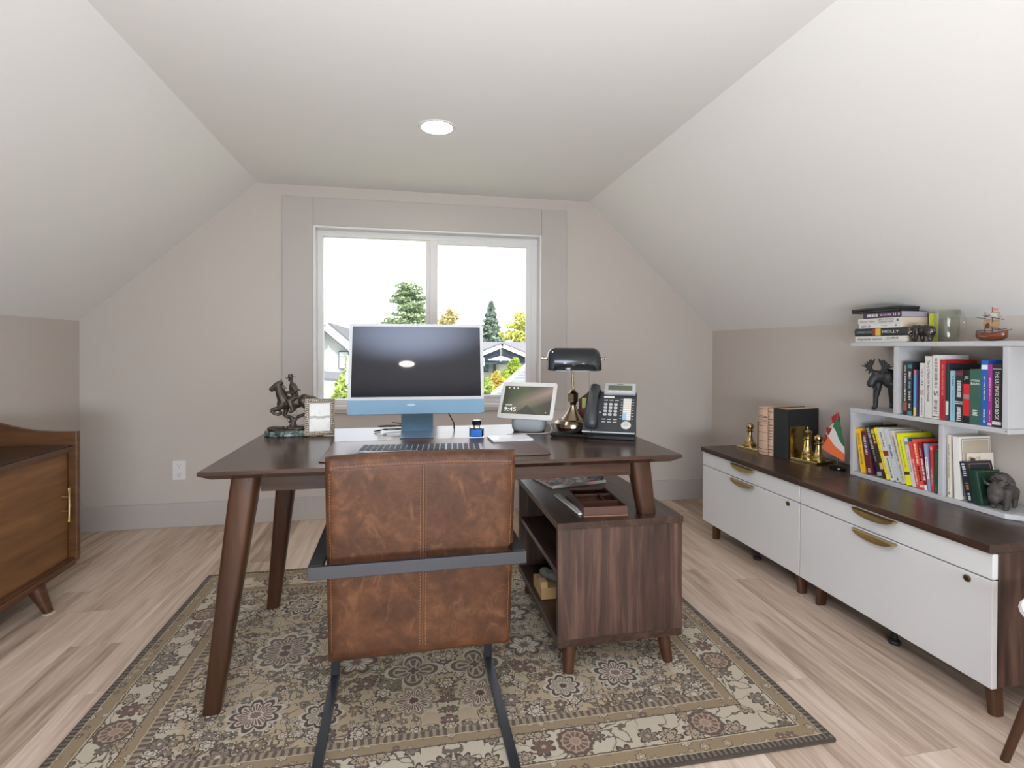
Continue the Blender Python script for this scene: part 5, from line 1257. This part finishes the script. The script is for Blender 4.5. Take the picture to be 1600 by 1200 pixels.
for yy in (2.508-2.1, 1.55-2.1):
    for (xt, xb) in ((-1.518,-1.474),(-1.87,-1.885)):
        lg = MB().tube([(C_(xt), yy-.004, .1150),(C_(xb), yy, .007)], [.032, .0165], 16).build('leg', M_TEAKD, cr, smooth=True)
        MB().lathe([(.001,.0005),(.021,.0005),(.022,.004),(.018,.0068),(.001,.0068)], 20, c=(C_(xb), yy, 0)).build('felt_glide', pm('grey_felt', (176,166,152), .9), lg, smooth=True)

# ------------------------------------------------------------------ white shell chair that just enters the frame
sc_ = thing('shell_chair', 'white shell chair with wooden legs just entering the picture by the near cabinet', 'chair', (1.75, .955, 0))
rings = []
for k in range(11):
    f_ = k/10
    rr_ = .232*(.12+.88*f_**.55); zz = .352 + .068*f_**2.2
    rings.append([Vector((rr_*cos(a), rr_*.98*sin(a), zz + .30*max(0, cos(a))**2*f_**3)) for a in [2*pi*j/40 for j in range(40)]])
inner = [[Vector((p.x*.975, p.y*.975, p.z+.006)) for p in r_] for r_ in rings]
MB().loft(rings + inner[::-1]).build('shell', pm('white_shell_plastic', (226,226,224), .4), sc_, smooth=True, angle=70)
for sx, sy in ((-1,1),(-1,-1),(1,1),(1,-1)):
    MB().tube([(sx*.130, sy*.09 + .02, .350),(sx*(.168 if sx < 0 else .22), sy*.17+.02, .0004)], [.014,.010], 12).build('leg', M_LEG, sc_, smooth=True)

# ------------------------------------------------------------------ outside: ground, houses, trees
gz = -2.75
struct(MB().box(-60, 70, 4.4, 95, gz-.3, gz).build('ground', pm('dry_lawn', (176,180,140), .95, var=.2, vs=.6)))
st_ = struct(MB().box(-60, 70, 15.0, 18.0, gz, gz+.02).build('street', pm('pale_asphalt', (168,168,170), .9)))
M_HW = pm('white_siding', (212,212,212), .7); M_HB = pm('slate_blue_siding', (86,100,116), .7); M_ROOF = pm('grey_shingle', (122,122,126), .9, var=.15, vs=8)
M_FAS = pm('white_fascia', (206,206,206), .6); M_HWIN = pm('house_window_glass', (96,124,122), .1); M_TRIMB = pm('dark_blue_trim', (70,92,108), .6)
def xz(u, v, y): p = P(u, v, y); return (p.x, p.z)
# white gabled house left
hl = thing('house', 'white gabled house with grey rake roof seen through the left window pane', 'house', (P(480,600,13).x, 13, gz))
def HL(pts, y0, y1, nm, m_, par=None, ref=None):
    o = ref or hl; q = MB(); q.prism([(p[0]-o.location.x, p[1]-o.location.z) for p in pts], 'y', y0-o.location.y, y1-o.location.y); return q.build(nm, m_, par or o)
ap_, e1, e0 = xz(508,516,13), xz(606,598,13), xz(410,598,13)
HL([ap_, e1, (e1[0]-.15, gz+.05), (e0[0]+.15, gz+.05), e0], 13, 20, 'wall', M_HW)
def rake(a, b_, y0, y1, th_, up_, nm, m_, ref):
    d_ = Vector((b_[0]-a[0], b_[1]-a[1])).normalized(); n_ = Vector((-d_.y, d_.x)); n_ = n_ if n_.y > 0 else -n_
    A_ = Vector(a)+n_*up_; B_ = Vector(b_)+d_*.35+n_*up_
    return HL([A_, B_, B_+n_*th_, A_+n_*th_], y0, y1, nm, m_, None, ref)
for e_ in (e1, e0):
    rake(ap_, e_, 12.55, 12.62, .16, .02, 'rake_board', M_FAS, hl); rake(ap_, e_, 12.625, 20.3, .05, .17, 'roof', M_ROOF, hl); rake(ap_, e_, 12.63, 12.98, .04, .0, 'soffit', M_TRIMB, hl)
wf = HL([xz(529,549,12.9), xz(545,549.5,12.9), xz(545,577,12.9), xz(529,576.5,12.9)], 12.9, 12.99, 'window', M_TRIMB)
for v0, v1 in ((550.2,557),(558.2,575.5)): HL([xz(530.2,v0,12.88), xz(543.8,v0,12.88), xz(543.8,v1,12.88), xz(530.2,v1,12.88)], 12.88, 12.9, 'pane', pm('bright_pane', (214,218,222), .2), wf)
# low roofs in front of it
lr = thing('carport', 'low grey carport roof in front of the white gabled house', 'carport', (P(505,600,10).x, 10, gz))
HL([xz(470,585,10), xz(541,590.5,10), xz(541,594,10), xz(470,590,10)], 9.6, 11.6, 'roof', M_ROOF, None, lr)
HL([xz(470,590.2,10), xz(541,594.3,10), xz(541,598,10), xz(470,595,10)], 9.5, 9.58, 'fascia', M_FAS, None, lr)
for u in (480, 538): HL([xz(u,596.2,10), xz(u+3,596.2,10), (xz(u+3,596,10)[0], gz+.03), (xz(u,596,10)[0], gz+.03)], 9.8, 9.9, 'post', M_FAS, None, lr)
cr_ = thing('parked_car', 'pale grey parked car half hidden by the shrub outside', 'car', (P(512,620,8.5).x, 8.7, gz))
bz = 0.0
q = MB(); q.prism([(-2.0,.35),(2.0,.35),(2.1,.75),(1.9,.95),(1.1,1.02),(.5,1.42),(-1.0,1.45),(-1.7,1.05),(-2.1,.9)], 'y', -.8, .8); q.build('car_body', pm('silver_car_paint', (176,178,182), .3, .4), cr_, bevel=.06)
q = MB(); q.prism([(.95,1.03),(.48,1.36),(-.95,1.38),(-1.45,1.06)], 'y', -.815, .815); q.build('car_window', pm('car_glass', (50,56,62), .1), cr_)
for x_ in (-1.25, 1.25): MB().lathe([(.001,-.84),(.34,-.84),(.36,-.80),(.36,.80),(.34,.84),(.001,.84)], 24, mat=Tr(x_, 0, .37) @ Rx(radians(90))).build('wheel', M_RUBBER, cr_, smooth=True)
# blue-grey bungalow right
hr = thing('house', 'blue grey bungalow with white barge boards seen through the right window pane', 'house', (P(782,600,24).x, 24, gz))
def HR(pts, y0, y1, nm, m_, par=None): return HL(pts, y0, y1, nm, m_, par, hr)
HR([xz(690,562,24.5), xz(870,568,24.5), (xz(870,565,24.5)[0], gz+.05), (xz(690,565,24.5)[0], gz+.05)], 24.5, 30, 'wall', M_HW)
pk_, gl_, gr_ = xz(782,543.5,23), xz(726,566,23), xz(838,566.5,23)
HR([pk_, gr_, gl_], 23, 23.3, 'gable', M_HB)
HR([xz(781,546,22.9), xz(783.5,546,22.9), xz(783.5,565,22.9), xz(781,565,22.9)], 22.88, 22.98, 'gable_post', M_FAS)
for e_ in (gl_, gr_):
    rake(pk_, e_, 22.5, 22.58, .17, .0, 'barge_board', M_FAS, hr); rake(pk_, e_, 22.585, 27.2, .05, .19, 'roof', pm('pale_shingle', (142,140,146), .9, var=.1, vs=6), hr)
a_, b2 = P(680,536.5,28.5), P(890,539,28.5); c2, d2 = P(890,566,24.2), P(680,561,24.2); o = hr.location
MB().loft([[a_-o, b2-o, c2-o, d2-o], [a_-o+Vector((0,0,.12)), b2-o+Vector((0,0,.12)), c2-o+Vector((0,0,.12)), d2-o+Vector((0,0,.12))]]).build('main_roof', pm('pale_shingle', (142,140,146), .9, var=.1, vs=6), hr)
HR([gl_, gr_, xz(838,569,23), xz(726,569,23)], 22.7, 23.3, 'beam', M_TRIMB)
HR([xz(762,561.5,22.4), xz(782,556,22.4), xz(802,562,22.4), xz(802,563.2,22.4), xz(762,562.8,22.4)], 22.0, 22.4, 'porch_canopy', M_FAS)
HR([xz(779,565,23.6), xz(792,565,23.6), (xz(792,565,23.6)[0], gz+.05), (xz(779,565,23.6)[0], gz+.05)], 23.4, 24.4, 'porch_wall', M_HW)
wf = HR([xz(752,560.5,24.3), xz(763.5,561,24.3), xz(763.5,581.5,24.3), xz(752,581,24.3)], 24.3, 24.46, 'window', M_TRIMB)
HR([xz(753,562.5,24.28), xz(762,563,24.28), xz(762,579.5,24.28), xz(753,579,24.28)], 24.28, 24.3, 'pane', M_HWIN, wf)
HR([xz(771.5,562,24.3), xz(777.5,562,24.3), xz(777.5,586,24.3), xz(771.5,586,24.3)], 24.3, 24.46, 'front_door', pm('slate_door', (110,112,132), .5))
gr2 = thing('garage', 'pale garage roof slope rising at the right edge of the window view', 'garage', (P(815,600,9).x, 9, gz))
HL([xz(772,618,9), xz(832,566,9), xz(880,566,9), (xz(880,566,9)[0], gz+.05), (xz(772,618,9)[0], gz+.05)], 9, 9.4, 'wall', M_HW, None, gr2)
q = MB(); o = gr2.location
for k in range(11):
    p0, p1 = P(772+60*k/11-1, 618-52*k/11+1, 8.97), P(832, 618-52*k/11+1, 8.97); p3 = P(832, 618-52*(k+1)/11+1.4, 8.97); p2 = P(772+60*(k+1)/11-1, 618-52*(k+1)/11+1.4, 8.97)
    w_ = MB(); w_.prism([(p.x-o.x, p.z-o.z) for p in (p0,p1,p3,p2)], 'y', 8.955-o.y, 8.995-o.y); w_.build('siding_board', pm('pale_clapboard', (164,168,172), .7), gr2)

def leaves(q, c, r, n_, size, shape='round', rnd=random):
    for k in range(n_):
        if shape == 'cone':
            h = rnd.random()**1.25; R = (1-h)*1.0 + .03; a = rnd.uniform(0, 2*pi); s_ = rnd.random()**.4; tier = (.62+.48*abs(((h*9) % 1)*2-1))*(1+.22*sin(a*5+h*23))
            p = Vector((r[0]*R*s_*tier*cos(a), r[1]*R*s_*tier*sin(a), r[2]*(2*h-1)))
        else:
            while True:
                d_ = Vector((rnd.uniform(-1,1), rnd.uniform(-1,1), rnd.uniform(-1,1)))
                if .05 < d_.length < 1: break
            d_ = d_.normalized()*(rnd.random()**.35); p = Vector((d_.x*r[0], d_.y*r[1], d_.z*r[2]))
        p += Vector(c); u = Vector((rnd.uniform(-1,1), rnd.uniform(-1,1), rnd.uniform(-1,1))).normalized(); w_ = u.orthogonal().normalized(); s2 = size*rnd.uniform(.6,1.3)
        q.add([p-u*s2, p+w_*s2*.5, p+u*s2, p-w_*s2*.5], [(0,1,2,3)])
def foliage(name, c1, c2):
    b = NB(name); g_ = b.n('ShaderNodeNewGeometry').outputs['Random Per Island']
    return b.bsdf(b.mix(g_, lin(c1), lin(c2)), .8, 0, .2)
def tree(name, label, cat, y, u0, u1, v0, v1, m_, n_, size, shape='round', blobs=9, seed=1, group=None):
    rnd = random.Random(seed); a, b_ = P((u0+u1)/2, v1, y), P((u0+u1)/2, v0, y); W_ = (P(u1, v1, y) - P(u0, v1, y)).length/2; Hh = b_.z-a.z
    t_ = thing(name, label, cat, (a.x, y, gz), group=group); q = MB(); zc_ = (a.z+b_.z)/2 - gz
    if shape == 'cone': leaves(q, (0,0,zc_), (W_, W_, Hh/2), n_, size, 'cone', rnd)
    else:
        for k in range(blobs):
            f_ = (k+.5)/blobs; ww = W_*sqrt(max(.06, 1-(f_*1.05-.12)**2)) if shape == 'round' else W_*(1-.75*f_)
            ang_ = rnd.uniform(0, 2*pi); c_ = (ww*.55*cos(ang_), ww*.55*sin(ang_), zc_ - Hh/2 + Hh*(.12+.80*f_)); rr_ = max(ww*(.62 if shape == 'round' else .5), W_*.25)
            leaves(q, c_, (rr_, rr_, Hh/blobs*1.5), n_//blobs, size, 'round', rnd)
    q.build('foliage', m_, t_)
    MB().tube([(0,0,.02),(0,0,max(.3, zc_))], [W_*.10, W_*.04], 8).build('trunk', pm('grey_bark', (104,92,80), .9), t_)
    return t_
L1, L2, L3, L4 = foliage('grey_green_leaves', (96,118,84), (186,204,160)), foliage('tan_leaves', (170,160,100), (206,190,140)), foliage('spruce_needles', (74,98,86), (170,188,172)), foliage('yellow_green_leaves', (168,176,84), (222,216,122))
tree('leafy_tree', 'tall loose green tree rising behind the computer left of the window mullion', 'tree', 34, 578, 700, 436, 545, L1, 6000, .12, 'taper', 54, 3)
tree('leafy_tree', 'small tan tree just right of the window mullion', 'tree', 40, 676, 724, 481, 560, L2, 1300, .15, 'round', 12, 5)
tree('spruce_tree', 'dark pointed spruce behind the blue grey bungalow', 'tree', 36, 738, 796, 472, 560, L3, 4200, .17, 'cone', 1, 8)
tree('leafy_tree', 'yellow green tree behind the bungalow at the right edge of the pane', 'tree', 32, 778, 862, 486, 560, L4, 3000, .15, 'round', 16, 9)
S1 = foliage('bright_shrub_leaves', (136,158,70), (196,208,120)); S2 = foliage('hedge_leaves', (120,150,56), (186,200,84)); S3 = foliage('golden_leaves', (190,170,80), (220,196,110))
tree('garden_shrub', 'bright green shrub outside below the white gabled house', 'shrub', 7.2, 517, 556, 588, 655, S1, 1100, .035, 'round', 12, 11)
tree('garden_shrub', 'slender climbing branch of leaves beside the white gabled house', 'shrub', 7.4, 530, 552, 558, 600, S1, 260, .03, 'taper', 6, 12)
tree('garden_hedge', 'clipped yellow green hedge in front of the bungalow porch', 'hedge', 20, 784, 819, 561, 612, S2, 2600, .09, 'round', 9, 13)
tree('garden_shrub', 'golden shrub between the hedge and the computer', 'shrub', 16, 764, 790, 582, 625, S3, 1300, .07, 'round', 7, 14)
tree('garden_shrub', 'lime green shrub low at the left of the right pane', 'shrub', 12, 742, 775, 592, 640, S1, 1300, .05, 'round', 7, 15)
